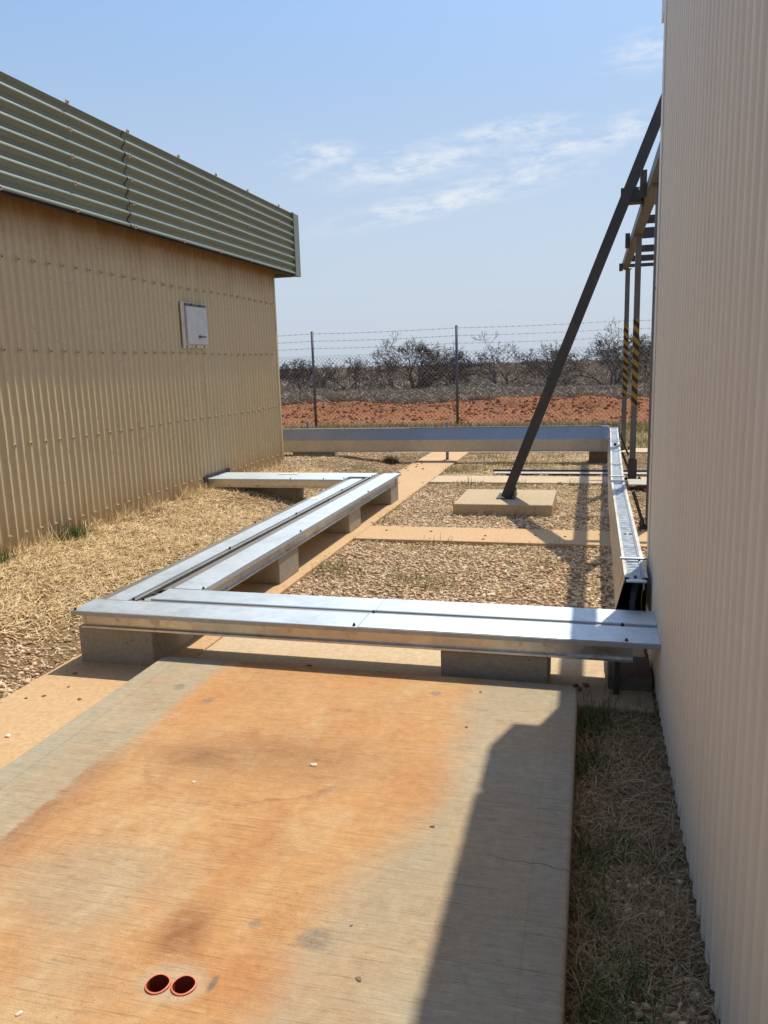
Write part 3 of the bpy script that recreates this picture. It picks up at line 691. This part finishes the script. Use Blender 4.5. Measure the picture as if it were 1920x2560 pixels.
for y, z0, z1 in ((8.43, 3.02, 3.16), (9.55, 3.02, 3.11), (10.75, 3.03, 3.16), (12.0, 3.02, 3.114), (13.0, 3.01, 3.10), (14.0, 3.035, 3.09)):
    m = MB(); m.box(.5605, 3.2, y, y + .012, z0, z1); m.box(.5605, 3.2, y + .012, y + .06, z1 - .012, z1); m.build('cross_beam', STEEL, t)
MB().box(3.2, 3.3, 4.55, 14.1, 3.02, 3.12).build('beam', STEEL_G, t)
for x, y in ((3.25, 14.0), (3.25, 7.5)): MB().box(x - .035, x + .035, y, y + .07, 0, 3.018).build('post', STEEL_G, t)
for y, z0, z1 in ((7.9, 3.0, 3.235), (11.2, 2.98, 3.17), (13.6, 2.94, 3.06)):
    MB().box(.395, .4545, y, y + .012, z0, z1).build('splice_plate', STEEL, t)
# brace
t2 = thing('steel_brace', (-.9, 8.43, .118), 'long dark steel brace leaning from the square concrete pad up to the gantry', 'brace')
k = .392; base = np.array((-.872, 8.43, .13)); top = base + np.array((k * 3.95, 0, 3.95))
for dy in (-.15, .15):
    q = np.array((0, dy, 0)); dr = (top - base) / np.linalg.norm(top - base); px = np.array((dr[2], 0, -dr[0]))
    m = MB(); m.bar(base + q, top + q, .096, .008, (0, 1, 0))
    for e in (-.044, .044):
        m.bar(base + q + px * e - np.array((0, np.sign(dy) * .019, 0)), top + q + px * e - np.array((0, np.sign(dy) * .019, 0)), .008, .030, (0, 1, 0))
    m.build('chord', STEEL, t2)
m = MB(); L = np.linalg.norm(top - base)
u = .16
while u < L - .1:
    c = base + dr * u; m.bar(c + np.array((0, -.145, 0)), c + np.array((0, .145, 0)), .07, .012, (0, 0, 1)); u += .21
m.build('batten', STEEL, t2)
m = MB(); m.box(-.965, -.77, 8.25, 8.61, .1185, .129); m.build('base_plate', STEEL, t2)
m = MB(); m.box(-.80, -.775, 8.29, 8.57, .1295, .20); m.build('gusset', STEEL, t2)
for y in (8.265, 8.595): MB().tube([(-.79, y, .129), (-.79, y, .155)], .012, 6).build('anchor_bolt', STEEL_G, t2)
m = MB(); m.box(.24, .44, 8.30, 8.312, 3.03, 3.17); m.box(.24, .44, 8.312, 8.43, 3.03, 3.042); m.box(.44, .453, 8.33, 8.47, 2.99, 3.2); m.build('tie_beam', STEEL, t2)
m = MB(); m.tube([(.41, 8.285, 3.15), (.41, 8.299, 3.15)], .014, 6); m.build('bolt', GALV, t2)

DULL = mat_plain('dull_zinc_sheet', (.40, .37, .32), .8, 0., .25, 5)
# loose steel plate and strip
o = MB().box(.45, 1.25, 9.62, 10.06, .07, .082).build('steel_plate', DULL); tag(o, 'flat grey steel plate raised off the ground beside the gantry post', 'steel plate')
MB().box(.55, 1.2, 9.72, 9.76, .025, .0695).build('bearer', TIMBER, o)
m = MB(); m.box(-1.32, 1.6, 10.93, 11.12, .018, .024); o = m.build('cover_strip', DULL); tag(o, 'thin grey metal cover strip lying across the yard behind the pad', 'metal strip')
m = MB(); m.box(-1.34, 1.6, 11.125, 11.165, .01, .05); o = m.build('steel_angle', STEEL); tag(o, 'long dark steel angle lying along the back of the grey cover strip', 'steel angle')

# ------------------------------------------------------------------ fence
t = thing('chain_link_fence', (-3.25, 19.6, 0), 'chain link fence topped with three barbed wires behind the yard', 'fence')
for k in range(-5, 5):
    x = -3.255 + 3.785 * k + (.21 if k == 1 else 0)
    m = MB(); m.tube([(x, 19.6, -.05), (x, 19.6, 2.475)], .034, 10); m.tube([(x, 19.6, 2.475), (x, 19.6, 2.50)], [.038, .012], 10); m.build('post', POST, t, smooth=True)
cs = .108; hgt = 1.86; nst = int(hgt / (cs / 2)); xs0 = np.arange(-22, 12, cs)
v = []; idx = []
base_i = 0
wr = .0036
for a in xs0:                                                   # each wire zigzags up and links with its neighbour
    pts = np.array([(a + (cs / 2 if kk % 2 else 0) + 0.0, 19.6 + (.004 if kk % 2 else -.004), kk * cs / 2) for kk in range(nst + 1)])
    pts2 = pts.copy(); pts2[:, 0] = a - (pts[:, 0] - a)
    for pp in (pts, pts2):
        off = np.array([(wr, 0, wr), (-wr, 0, wr * .2), (0, wr * 1.4, -wr)])
        vv = (pp[:, None, :] + off[None]).reshape(-1, 3); n = len(pp)
        for q in range(n - 1):
            for r in range(3):
                rr = (r + 1) % 3; idx += [base_i + q * 3 + r, base_i + q * 3 + rr, base_i + (q + 1) * 3 + rr, base_i + (q + 1) * 3 + r]
        v.append(vv); base_i += len(vv)
fast('mesh', np.concatenate(v), idx, 4, WIRE, t)
for z in (1.86, .93, .03):
    MB().tube([(-22, 19.575, z), (12, 19.575, z)], .0035, 5).build('line_wire', WIRE, t)
for z in (2.43, 2.245, 2.06):
    m = MB(); pts = []
    for k in range(-5, 4):
        for u in range(6):
            f = u / 6; pts.append((-3.255 + 3.785 * (k + f), 19.565, z - .022 * 4 * f * (1 - f)))
    m.tube(pts, .0042, 5)
    for x in np.arange(-22, 11, .165):
        f = ((x + 3.255) / 3.785) % 1; zz = z - .022 * 4 * f * (1 - f)
        m.bar((x - .012, 19.565, zz - .018), (x + .012, 19.565, zz + .018), .004, .004, (0, 1, 0)); m.bar((x + .014, 19.565, zz - .018), (x - .010, 19.565, zz + .018), .004, .004, (0, 1, 0))
    m.build('barbed_wire', WIRE, t)

# ------------------------------------------------------------------ scattered stuff
def keep(x, y, pads):
    k = np.ones(len(x), bool)
    for x0, x1, y0, y1 in pads: k &= ~((x > x0) & (x < x1) & (y > y0) & (y < y1))
    return k
PADS = [(-2.74, -2.07, .2, 13.62), (-2.1, .9, 6.6, 7.21), (-2.1, .9, 10.09, 10.71), (-2.1, .3, 3.42, 4.62), (-3.6, 4, 13.62, 14.26), (-2.13, -.02, 0, 3.42), (-1.39, -.35, 7.93, 8.94), (-4.9, -4.1, 12.3, 12.65), (-20, -4.345, -9, 10.63)]
ICO = []
bm = bmesh.new(); bmesh.ops.create_icosphere(bm, subdivisions=1, radius=1)
iv = np.array([v.co[:] for v in bm.verts]); ifc = np.array([[v.index for v in f.verts] for f in bm.faces]); bm.free()
def stones(name, x, y, smin, smax, mat, squash=.55, seed=0, dz=0.):
    r = np.random.default_rng(seed); n = len(x); s = smin * (smax / smin) ** (r.random(n) ** 1.6)
    jit = 1 + .30 * (r.random((n, 12, 3)) - .5)
    P = iv[None] * jit * np.stack([r.uniform(.75, 1.35, n), r.uniform(.65, 1.1, n), r.uniform(.4, .8, n) * squash / .55], 1)[:, None, :]
    a = r.random(n) * 6.283; ca, sa = np.cos(a), np.sin(a); tl = (r.random(n) - .5) * 1.1
    ct, st = np.cos(tl), np.sin(tl)
    z = P[..., 2] * ct[:, None] + P[..., 0] * st[:, None]; xx = P[..., 0] * ct[:, None] - P[..., 2] * st[:, None]
    P = np.stack([xx * ca[:, None] - P[..., 1] * sa[:, None], xx * sa[:, None] + P[..., 1] * ca[:, None], z], 2) * s[:, None, None]
    P += np.stack([x, y, gz(x, y) + s * .22 + dz], 1)[:, None, :]
    F_ = (ifc[None] + (np.arange(n) * 12)[:, None, None]).reshape(-1)
    return fast(name, P.reshape(-1, 3), F_, 3, mat)
def pick(n, x0, x1, y0, y1, seed, bias=None):
    r = np.random.default_rng(seed); x = r.uniform(x0, x1, n); y = r.uniform(y0, y1, n); k = keep(x, y, PADS)
    if bias is not None: k &= r.random(n) < bias(x, y)
    return x[k], y[k]
def gravelly(x, y):                                             # patches of bare stone against patches of dry grass
    g = sst(fnoise(x * .75 + 5, y * .75, 21) + .25 * (fnoise(x * 2.5, y * 2.5, 22) - .5), .34, .58)
    g = np.maximum(g, sst(x, -.9, .0) * sst(-y, -6.6, -5.4))
    left = sst(-x, 2.9, 3.5) * (1 - sst(y, 8.6, 9.3))
    return np.clip(g * (1 - .9 * left) + .06, 0, 1)
xs, ys = pick(105000, -4.33, .6, 2.3, 9.6, 31, lambda x, y: (.25 + .75 * gravelly(x, y)) * ~((x > -.04) & (y < 3.45)))
xs2, ys2 = pick(36000, -6.5, 1.6, 9.6, 14.5, 32, lambda x, y: .35 + .65 * gravelly(x, y))
xs = np.concatenate([xs, xs2]); ys = np.concatenate([ys, ys2])
tag(stones('gravel', xs, ys, .0062, .020, GRAVEL, seed=33), kind='stuff')

r = np.random.default_rng(90)
ex, ey = [], []
for x0, x1, y0, y1 in ((-2.74, -2.075, 2.3, 13.5), (-2.07, .3, 6.62, 7.2), (-2.07, .3, 10.1, 10.7)):
    n = 900 if y1 - y0 > 3 else 160
    if y1 - y0 > 3:
        yy_ = r.uniform(y0, y1, n); e = np.abs(r.normal(0, .05, n)); sd_ = r.random(n) < .7
        k = np.where(sd_, x0 + e, x1 - e * .5); q = (r.random(n) < .25 + .75 * fnoise(yy_ * 1.3, yy_ * 0, 91)); ex.append(k[q]); ey.append(yy_[q])
    else:
        xx_ = r.uniform(x0, x1, n); e = np.abs(r.normal(0, .035, n)); sd_ = r.random(n) < .5; ex.append(xx_); ey.append(np.where(sd_, y0 + e, y1 - e))
ex = np.concatenate(ex); ey = np.concatenate(ey)
tag(stones('gravel', ex, ey, .003, .012, GRAVEL, seed=92, dz=.024), kind='stuff')

def blades(name, x, y, lmin, lmax, w, mat, up, seed=0, z0=None, curl=.5, parent=None, nseg=3, zoff=0., head=None):
    """bent tapering blades: up=1 stands, up=0 lies flat"""
    r = np.random.default_rng(seed); n = len(x); L = r.uniform(lmin, lmax, n)
    a = r.random(n) * 6.283 if head is None else head + r.normal(0, .5, n)
    el = np.clip(r.normal(up, .22, n), .02, 1.5); dl = (r.random(n) - .5) * 2 * curl; da = (r.random(n) - .5) * 2 * curl
    px, py = x.copy(), y.copy(); pz = (gz(x, y) if z0 is None else np.full(n, z0)) + zoff + r.random(n) * .012 * (1 - np.clip(up, 0, 1))
    rows = []
    for k in range(nseg + 1):
        ww = w * (.75 + .5 * r.random(n)) * (1 - (k / nseg) ** 1.5 * .85)
        sx, sy = -np.sin(a) * ww / 2, np.cos(a) * ww / 2
        rows.append(np.stack([np.stack([px - sx, py - sy, pz], 1), np.stack([px + sx, py + sy, pz + ww * .3], 1)], 1))
        st = L / nseg; px = px + np.cos(a) * np.cos(el) * st; py = py + np.sin(a) * np.cos(el) * st; pz = pz + np.sin(el) * st
        el = el + dl - curl * .35; a = a + da
        pz = np.maximum(pz, (gz(px, py) if z0 is None else z0) + .003)
    P = np.stack(rows, 1).reshape(n, -1, 3); nv = 2 * (nseg + 1)
    f = np.array([[2 * k, 2 * k + 1, 2 * k + 3, 2 * k + 2] for k in range(nseg)])
    F_ = (f[None] + (np.arange(n) * nv)[:, None, None]).reshape(-1)
    return fast(name, P.reshape(-1, 3), F_, 4, mat, parent)
# straw mat by the tan shed
def leftmat(x, y): return np.clip(sst(-x, 2.9, 3.7) * (.1 + 1.2 * sst(fnoise(x * 1.4, y * 1.4, 41) + .3 * fnoise(x * 4, y * 4, 40), .3, .85)), .05, 1)
xs, ys = pick(85000, -4.36, -2.7, 2.2, 10.4, 42, leftmat)
tag(blades('dry_straw', xs, ys, .04, .14, .0046, STRAW, .10, 43, curl=1.0), kind='stuff')
# dry grass over the yard
xs, ys = pick(75000, -2.08, .45, 4.6, 13.6, 44, lambda x, y: np.clip(1.05 - gravelly(x, y) + .12, 0, 1) * .8)
xs2, ys2 = pick(30000, -6.2, -2.7, 9.2, 13.6, 45, lambda x, y: np.clip(1. - gravelly(x, y), .08, 1) * .7)
tag(blades('dry_grass', np.concatenate([xs, xs2]), np.concatenate([ys, ys2]), 0.025, .085, .0038, STRAW, .14, 46, curl=.8), kind='stuff')
tag(blades('dry_straw', ex[::3] + .02, ey[::3], .03, .09, .0035, STRAW, .05, 93, curl=.9, zoff=.026), kind='stuff')
# strip of grass in the shade of the cream shed
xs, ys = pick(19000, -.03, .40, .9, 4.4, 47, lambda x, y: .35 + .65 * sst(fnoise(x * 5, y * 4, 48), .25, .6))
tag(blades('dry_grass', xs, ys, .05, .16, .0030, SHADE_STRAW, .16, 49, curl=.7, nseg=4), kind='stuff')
xs, ys = pick(650, 0.05, .36, .9, 2.3, 50)
tag(stones('gravel', xs, ys, .006, .017, GRAVEL, seed=51), kind='stuff')
gxs, gys = [], []
r = np.random.default_rng(52)
for cx, cy, s, n in ((.06, 1.62, .05, 420), (.10, 1.75, .06, 240), (.02, 2.3, .03, 160), (.16, 2.35, .06, 120), (.02, 2.9, .035, 260), (.02, 3.25, .045, 420), (.10, 3.35, .06, 160), (.02, 2.05, .03, 140), (.2, 1.5, .05, 120), (.02, 1.35, .03, 160)):
    gxs.append(r.normal(cx, s, n)); gys.append(r.normal(cy, s * 1.8, n))
gxs = np.concatenate(gxs); gys = np.concatenate(gys); k = (gxs > -.028) & (r.random(len(gxs)) < .6)
tag(blades('green_grass', gxs[k], gys[k], .04, .13, .0034, GREEN, .8, 53, curl=.6, nseg=4), kind='stuff')
# grass tufts along the foot of the tan shed
r = np.random.default_rng(54); A_, B_, C_, D_ = [], [], [], []
for cy, g in ((4.55, 1), (4.72, 1), (5.0, 0), (5.35, 0), (5.55, 1), (5.62, 1), (5.9, 0), (6.3, 0), (6.42, 0), (6.75, 0), (6.95, 0), (7.5, 0), (7.75, 0), (7.85, 0), (7.95, 0), (9.3, 0), (9.6, 0), (10.0, 0), (10.35, 0)):
    n = 200 if g else 60; q = r.normal(-4.24, .05, n); w_ = r.normal(cy, .08, n); q = np.maximum(q, -4.33)
    (A_ if g else C_).append(q); (B_ if g else D_).append(w_)
tag(blades('green_grass', np.concatenate(A_), np.concatenate(B_), .05, .17, .0042, GREEN, 1.0, 55, curl=.45), kind='stuff')
tag(blades('dry_grass', np.concatenate(C_), np.concatenate(D_), .06, .24, .0042, STRAW, .95, 56, curl=.45), kind='stuff')
# tufts around the yard, verge grass beyond the duct
r = np.random.default_rng(57); A_, B_ = [], []
for cx, cy, n in ((-1.95, 5.6, 260), (-1.15, 5.35, 220), (-2.0, 7.45, 60), (-.3, 6.0, 60), (-1.95, 11.3, 400), (-1.7, 11.6, 260), (-1.2, 12.0, 300), (-.8, 11.9, 200), (-2.8, 10.6, 280), (-2.95, 9.9, 160), (-1.4, 9.2, 120), (-1.5, 10.02, 90), (-.9, 10.03, 90), (-.2, 10.03, 70), (-1.0, 7.9, 80), (-.6, 7.88, 60), (-.2, 6.56, 50), (-1.3, 6.57, 60), (-3.3, 11.2, 160), (-1.6, 12.9, 300), (-.6, 13.0, 260), (-2.9, 12.8, 200)):
    A_.append(r.normal(cx, .10 if n < 200 else .17, n)); B_.append(r.normal(cy, .05 if n < 100 else .13, n))
A_ = np.concatenate(A_); B_ = np.concatenate(B_); k = keep(A_, B_, PADS)
tag(blades('sedge_grass', A_[k], B_[k], .04, .15, .005, SEDGE, .75, 58, curl=.6), kind='stuff')
xs, ys = pick(60000, -10, 5, 14.3, 19.8, 59, lambda x, y: .25 + .75 * sst(fnoise(x * 1.1, y * 1.5, 60), .35, .6))
tag(blades('verge_grass', xs, ys, .06, .22, .010, SEDGE, .8, 61, curl=.6, nseg=2), kind='stuff')
xs, ys = pick(9000, -14, 4, 19.8, 26, 62, lambda x, y: .9 * sst(fnoise(x * 1.1, y * 1.6, 63), .48, .70))
tag(blades('verge_grass', xs, ys, .05, .18, .014, SEDGE, .8, 64, curl=.6, nseg=2), kind='stuff')
# dark weed beside the path
r = np.random.default_rng(65); n = 420
o = blades('weed', r.normal(-3.12, .05, n), r.normal(12.15, .05, n), .06, .17, .008, mat_island('dark_weed', [(0, (.03, .022, .012)), (.6, (.07, .05, .025)), (1, (.16, .10, .05))], .9), 1.0, 66, curl=.6)
tag(o, 'small dark withered weed on the gravel in front of the far duct', 'weed')

# clods on the red berm
r = np.random.default_rng(67); n = 6000; xs = r.uniform(-15, 4, n); ys = np.clip(r.normal(25.2, 1.9, n), 20.5, 29.5)
m_clod = NT('red_clod'); cc = m_clod.ramp(m_clod.island(), [(0, (.25, .088, .035)), (.4, (.32, .118, .047)), (.8, (.38, .155, .066)), (1, (.28, .10, .04))]); m_clod.out(cc, .95, 0, .1)
tag(stones('earth_clods', xs, ys, .010, .075, m_clod.m, .75, 68), kind='stuff')

# low grey scrub beyond the berm
def scrub(n, y0, y1, hmin, hmax, tw, seed, wide):
    r = np.random.default_rng(seed)
    cy = y0 * (y1 / y0) ** r.random(n); cx = -cy * .55 - 3 + (cy * .72 + 8) * r.random(n)
    if wide: cx = cx * 1.0
    h = r.uniform(hmin, hmax, n) * (.65 + .7 * fnoise(cx * .2, cy * .2, seed + 1))
    T = tw; a = r.random((n, T)) * 6.283; el = np.abs(r.normal(.95, .33, (n, T))); L = h[:, None] * r.uniform(.45, 1.1, (n, T)) / np.clip(np.sin(el), .45, 1)
    rb = r.random((n, T)) * .40 * h[:, None]; ab = r.random((n, T)) * 6.283
    bx = cx[:, None] + rb * np.cos(ab); by = cy[:, None] + rb * np.sin(ab); bz = gz(cx, cy)[:, None] + r.random((n, T)) * .35 * h[:, None]
    tx = bx + L * np.cos(a) * np.cos(el); ty = by + L * np.sin(a) * np.cos(el); tz = bz + L * np.sin(el) * .75
    w = (.004 + .00034 * cy)[:, None] * r.uniform(.6, 1.5, (n, T)); sa = r.random((n, T)) * 6.283
    ox, oy = w * np.cos(sa), w * np.sin(sa)
    P = np.stack([np.stack([bx - ox, by - oy, bz], 2), np.stack([bx + ox, by + oy, bz], 2), np.stack([tx + ox * .5, ty + oy * .5, tz], 2), np.stack([tx - ox * .5, ty - oy * .5, tz + w], 2)], 2).reshape(-1, 3)
    return P
P = np.concatenate([scrub(9500, 27.5, 62, .18, .46, 48, 71, 0), scrub(5200, 55, 190, .3, .75, 40, 73, 1), scrub(2600, 60, 120, .7, 1.35, 44, 77, 1), scrub(1800, 190, 700, .6, 1.5, 24, 75, 1)])
tag(fast('scrub', P, np.arange(len(P)), 4, SHRUB), kind='stuff')

# bare trees
def bare(x, y, h, spread, seed, label, mat=BARK, stems=4, depth=6, dens=1., thick=1., name='bare_tree', lean=0., cat='tree'):
    r = random.Random(seed); z = float(gz(x, y)); t = thing(name, (x, y, z), label, cat, 'bare trees on the skyline' if name == 'bare_tree' else None)
    tr, cr = MB(), MB(); px = .55 * y / 780.
    def grow(p, d, L, rad, k):
        n = 3; pts = [np.array(p)]; rs = [rad]
        for i in range(n):
            d = d + np.array((r.gauss(0, .17), r.gauss(0, .17), r.gauss(.02, .12))); d /= np.linalg.norm(d)
            pts.append(pts[-1] + d * L / n); rs.append(max(rad * (1 - .32 * (i + 1) / n), .0085))
        (tr if k >= depth - 1 else cr).tube(pts, rs, 5 if k > 3 else 3, caps=False)
        if k == 0: return
        for c in range(3 if r.random() < .55 * dens else 2):
            a = r.random() * 6.283; s = r.uniform(.35, .85)
            q = np.cross(d, np.array((math.cos(a), math.sin(a), .3))); q /= np.linalg.norm(q) + 1e-9
            e = d * math.cos(s) + q * math.sin(s); e[2] = e[2] * .85 + .10; e[0] *= 1.1 * spread; e /= np.linalg.norm(e)
            at = pts[-1] if c == 0 else pts[r.choice((2, 3))]
            grow(at, e, L * r.uniform(.62, .86), rs[-1] * r.uniform(.6, .85), k - 1)
    for s in range(stems):
        a = r.random() * 6.283; tl = r.uniform(.15, .65)
        d = np.array((math.cos(a) * tl * spread + lean, math.sin(a) * tl, 1.)); d /= np.linalg.norm(d)
        grow((x + .12 * math.cos(a), y + .12 * math.sin(a), z - .05), d, h * .30, .05 * h / 2.4 * thick, depth)
    tr.build('trunk', mat, t, fixn=False); cr.build('branches', mat, t, fixn=False)
    return t
bare(-9.1, 42, 3.5, 1.15, 3, 'tallest spreading bare tree on the skyline, left of the middle fence post', stems=6, dens=1.3)
bare(-12.9, 42, 2.4, 1.0, 5, 'small pale twiggy bare tree on the skyline between the tan shed and the tallest tree', stems=4)
bare(-16.3, 43, 2.3, 1.1, 7, 'low rounded dark bush on the skyline right beside the corner of the tan shed', stems=6, dens=1.4)
bare(-10.9, 44, 2.6, 1.0, 11, 'short bare tree on the skyline touching the left side of the tallest tree', stems=3)
bare(-7.3, 43, 2.5, 1.25, 13, 'low wide bare tree on the skyline just behind the middle fence post', stems=5)
bare(-4.5, 42, 3.0, 1.3, 17, 'wide bare tree on the skyline midway between the middle fence post and the brace', stems=5)
bare(-2.0, 43, 2.7, 1.0, 19, 'bare tree on the skyline partly behind the leaning brace', stems=4)
bare(1.0, 41, 3.4, 1.3, 23, 'large bare tree on the skyline behind the hazard taped posts', stems=6, dens=1.2)
bare(3.6, 44, 3.5, 1.2, 29, 'bare tree on the skyline hidden mostly by the cream shed', stems=5)
bare(-6.3, 34, .62, 1.0, 31, 'bleached white dead branch standing in the scrub right of the middle fence post', PALEWOOD, 2, 3, .7, 1.9, 'dead_branch', .3, 'dead branch')
bare(-11.3, 35, .95, 1.3, 37, 'black burnt dead tree in the scrub between the two fence posts', mat_plain('burnt_bark', (.022, .017, .014), .95), 2, 4, .8, 1.8, 'dead_tree', -.35, 'dead tree')
bare(-12.6, 38, .85, 1.0, 41, 'small bleached dead tree in the scrub left of the burnt dead tree', PALEWOOD, 2, 3, .7, 1.3, 'dead_tree', .2, 'dead tree')
bare(1.9, 37, .8, 1.2, 43, 'pale dead tree in the scrub beside the edge of the cream shed', PALEWOOD, 3, 3, .8, 1.2, 'dead_tree', -.3, 'dead tree')
# green bush at the left
r = np.random.default_rng(81); n = 1500
xs = r.normal(-13.6, .8, n); ys = r.normal(31.5, .5, n); zz = np.abs(r.normal(0, .22, n))
o = blades('green_bush', xs, ys, .15, .5, .03, mat_island('olive_leaf', [(0, (.06, .06, .02)), (.6, (.13, .12, .045)), (1, (.20, .18, .08))], .85), .9, 82, curl=.5, nseg=2)
tag(o, 'olive green bush in the scrub right beside the corner of the tan shed', 'bush')

# pebbles lying on the concrete
PS = []
def pebble(x, y, z, s, mat, label, grp, seed, flat=.5):
    r = random.Random(seed); bm = bmesh.new(); bmesh.ops.create_icosphere(bm, subdivisions=2, radius=s)
    for v in bm.verts:
        f = 1 + .3 * (math.sin(v.co.x * 3 / s + seed) * math.cos(v.co.y * 2.3 / s + seed * 2)); v.co *= f; v.co.z *= flat; v.co.x *= 1.25
    me = bpy.data.meshes.new('pebble'); bm.to_mesh(me); bm.free(); me.materials.append(mat)
    o = bpy.data.objects.new('pebble', me); COL.objects.link(o); o.location = (x, y, z + s * flat * .55); o.rotation_euler.z = r.random() * 6
    tag(o, label, 'pebble', grp)
for k, (x, y) in enumerate(((-.46, 2.89), (-.46, 2.19), (-.51, 1.54), (-.58, 1.71), (-.45, 3.24))):
    pebble(x, y, SZ, .0065 if k != 3 else .004, PEB, 'tiny dark brown fleck lying on the right half of the orange slab', 'dark flecks on the slab', k, .35)
pebble(-1.34, 2.28, SZ, .007, PEBW, 'tiny white fleck on the middle of the orange slab', None, 11, .3)
pebble(-.96, 2.48, SZ, .010, PEBW, 'pale round pebble on the orange slab, right of the dark stain', None, 12, .4)
pebble(-1.24, 1.27, SZ, .0065, PEBW, 'pale pebble on the near left corner of the orange slab', None, 13, .4)
for k, (x, y, s) in enumerate(((-2.42, 2.62, .011), (-2.55, 3.02, .008), (-2.35, 3.02, .009), (-2.62, 2.98, .007), (-2.5, 3.14, .007), (-2.35, 2.45, .009), (-2.58, 3.3, .01))):
    pebble(x, y, .022, s, PEB if k != 0 else PEBW, 'small stone on the orange path left of the raised slab', 'stones on the path by the slab', 20 + k, .5)
r = random.Random(5)
for k in range(34):
    y = r.uniform(8.9, 12.2); x = -2.70 + abs(r.gauss(0, .16)); x = min(x, -2.1)
    pebble(x, y, .022, r.uniform(.009, .019), PEB, 'small brown stone on the path past the far end of the long left tray', 'stones scattered on the far path', 40 + k, .55)
for k, (x, y) in enumerate(((-1.85, 6.98), (-1.42, 6.98), (-.9, 6.85), (-.46, 6.92), (-.2, 6.9), (-.9, 6.71))):
    pebble(x, y, .024, .011, PEB, 'small brown stone on the cross path in front of the square pad', 'stones on the cross path', 90 + k, .55)
for k, (x, y) in enumerate(((-1.4, 3.62), (-1.2, 3.55), (-1.02, 3.6), (-.85, 3.5), (-.05, 3.62), (0., 3.64), (-.03, 3.58))):
    pebble(x, y, .018, .014, PEB, 'dark stone on the concrete beneath the front metal tray', 'stones under the front tray', 110 + k, .6)

# ------------------------------------------------------------------ light
sv = Vector((.19, .55, 1.)).normalized()
sun = bpy.data.lights.new('sun', 'SUN'); sun.energy = 4.3; sun.angle = math.radians(.53); sun.color = (1., .915, .77)
so_ = bpy.data.objects.new('sun', sun); COL.objects.link(so_); so_.rotation_euler = sv.to_track_quat('Z', 'Y').to_euler(); so_.location = (3, 8, 16)
w = bpy.data.worlds.new('World'); sc.world = w; w.use_nodes = True; nt = w.node_tree; bg = nt.nodes['Background']
sky = nt.nodes.new('ShaderNodeTexSky'); sky.sky_type = 'NISHITA'; sky.sun_disc = False
sky.sun_elevation = math.asin(sv.z); sky.sun_rotation = math.atan2(sv.x, sv.y); sky.altitude = 0; sky.air_density = 1.2; sky.dust_density = 1.5; sky.ozone_density = 7.0
class WN(NT):
    def __init__(s): s.t = nt; s.n = nt.nodes
wn = WN(); tc = nt.nodes.new('ShaderNodeTexCoord'); wn.pos = tc.outputs['Generated']
px, py, pz = wn.sep()
yy = wn.math('MAXIMUM', py, .05); u = wn.math('DIVIDE', px, yy); v = wn.math('DIVIDE', pz, yy)
comb = nt.nodes.new('ShaderNodeCombineXYZ'); nt.links.new(u, comb.inputs[0]); nt.links.new(v, comb.inputs[1])
mp = nt.nodes.new('ShaderNodeMapping'); nt.links.new(comb.outputs[0], mp.inputs[0]); mp.inputs['Rotation'].default_value = (0, 0, -.10); mp.inputs['Scale'].default_value = (1, 3.2, 1)
fb = wn.noise(15, 8, .68, vec=mp.outputs[0], dist=.35); fb2 = wn.noise(46, 5, .6, vec=mp.outputs[0])
tot = None
for cu, cv, ru, rv, a, tilt in ((-.34, .262, .055, .016, 1.0, .10), (-.36, .245, .02, .008, .45, .2), (-.22, .243, .12, .024, .85, .12), (-.20, .195, .13, .017, 1.0, .22), (-.10, .215, .11, .02, .75, .25), (-.10, .27, .075, .013, .9, .1), (-.05, .245, .06, .022, .85, .3), (.025, .256, .05, .018, .95, .3), (.06, .34, .06, .022, .7, .3), (-.38, .285, .02, .01, .35, 0)):
    du = wn.math('MULTIPLY', wn.math('SUBTRACT', u, cu), 1.); dv = wn.math('SUBTRACT', wn.math('SUBTRACT', v, cv), wn.math('MULTIPLY', du, tilt * .6))
    q = wn.math('SQRT', wn.math('ADD', wn.math('POWER', wn.math('MULTIPLY', du, 1 / ru), 2), wn.math('POWER', wn.math('MULTIPLY', dv, 1 / rv), 2)))
    s_ = wn.math('MULTIPLY', wn.step(q, 1.5, .15), a); tot = s_ if tot is None else wn.math('MAXIMUM', tot, s_)
cl = wn.math('MULTIPLY', tot, wn.ramp(wn.math('ADD', wn.math('MULTIPLY', fb, .75), wn.math('MULTIPLY', fb2, .25)), [(.43, 0), (.60, 1)]))
cl = wn.math('MULTIPLY', cl, wn.math('GREATER_THAN', py, .06))
el = wn.math('MAXIMUM', pz, 0.)
hz = wn.ramp(el, [(0., .95), (.12, .85), (.28, .72), (.44, .35), (.62, 0.)])
hk = wn.step(el, .08, .50)
hc = wn.mix(hk, (3.12, 3.55, 4.16), (1.64, 2.62, 3.85))
base = wn.mix(hz, sky.outputs[0], hc)                          # horizon dust haze, deepened to dim low sky; upper sky kept brighter as fill
mixc = wn.mix(wn.math('MULTIPLY', cl, .85), base, (4.7, 4.95, 5.2))
nt.links.new(mixc, bg.inputs[0]); bg.inputs[1].default_value = .150

sc.view_settings.view_transform = 'Standard'; sc.view_settings.look = 'None'; sc.view_settings.exposure = 0.25; sc.view_settings.gamma = 1
sc.render.engine = 'CYCLES'; sc.cycles.max_bounces = 8; sc.cycles.use_denoising = True
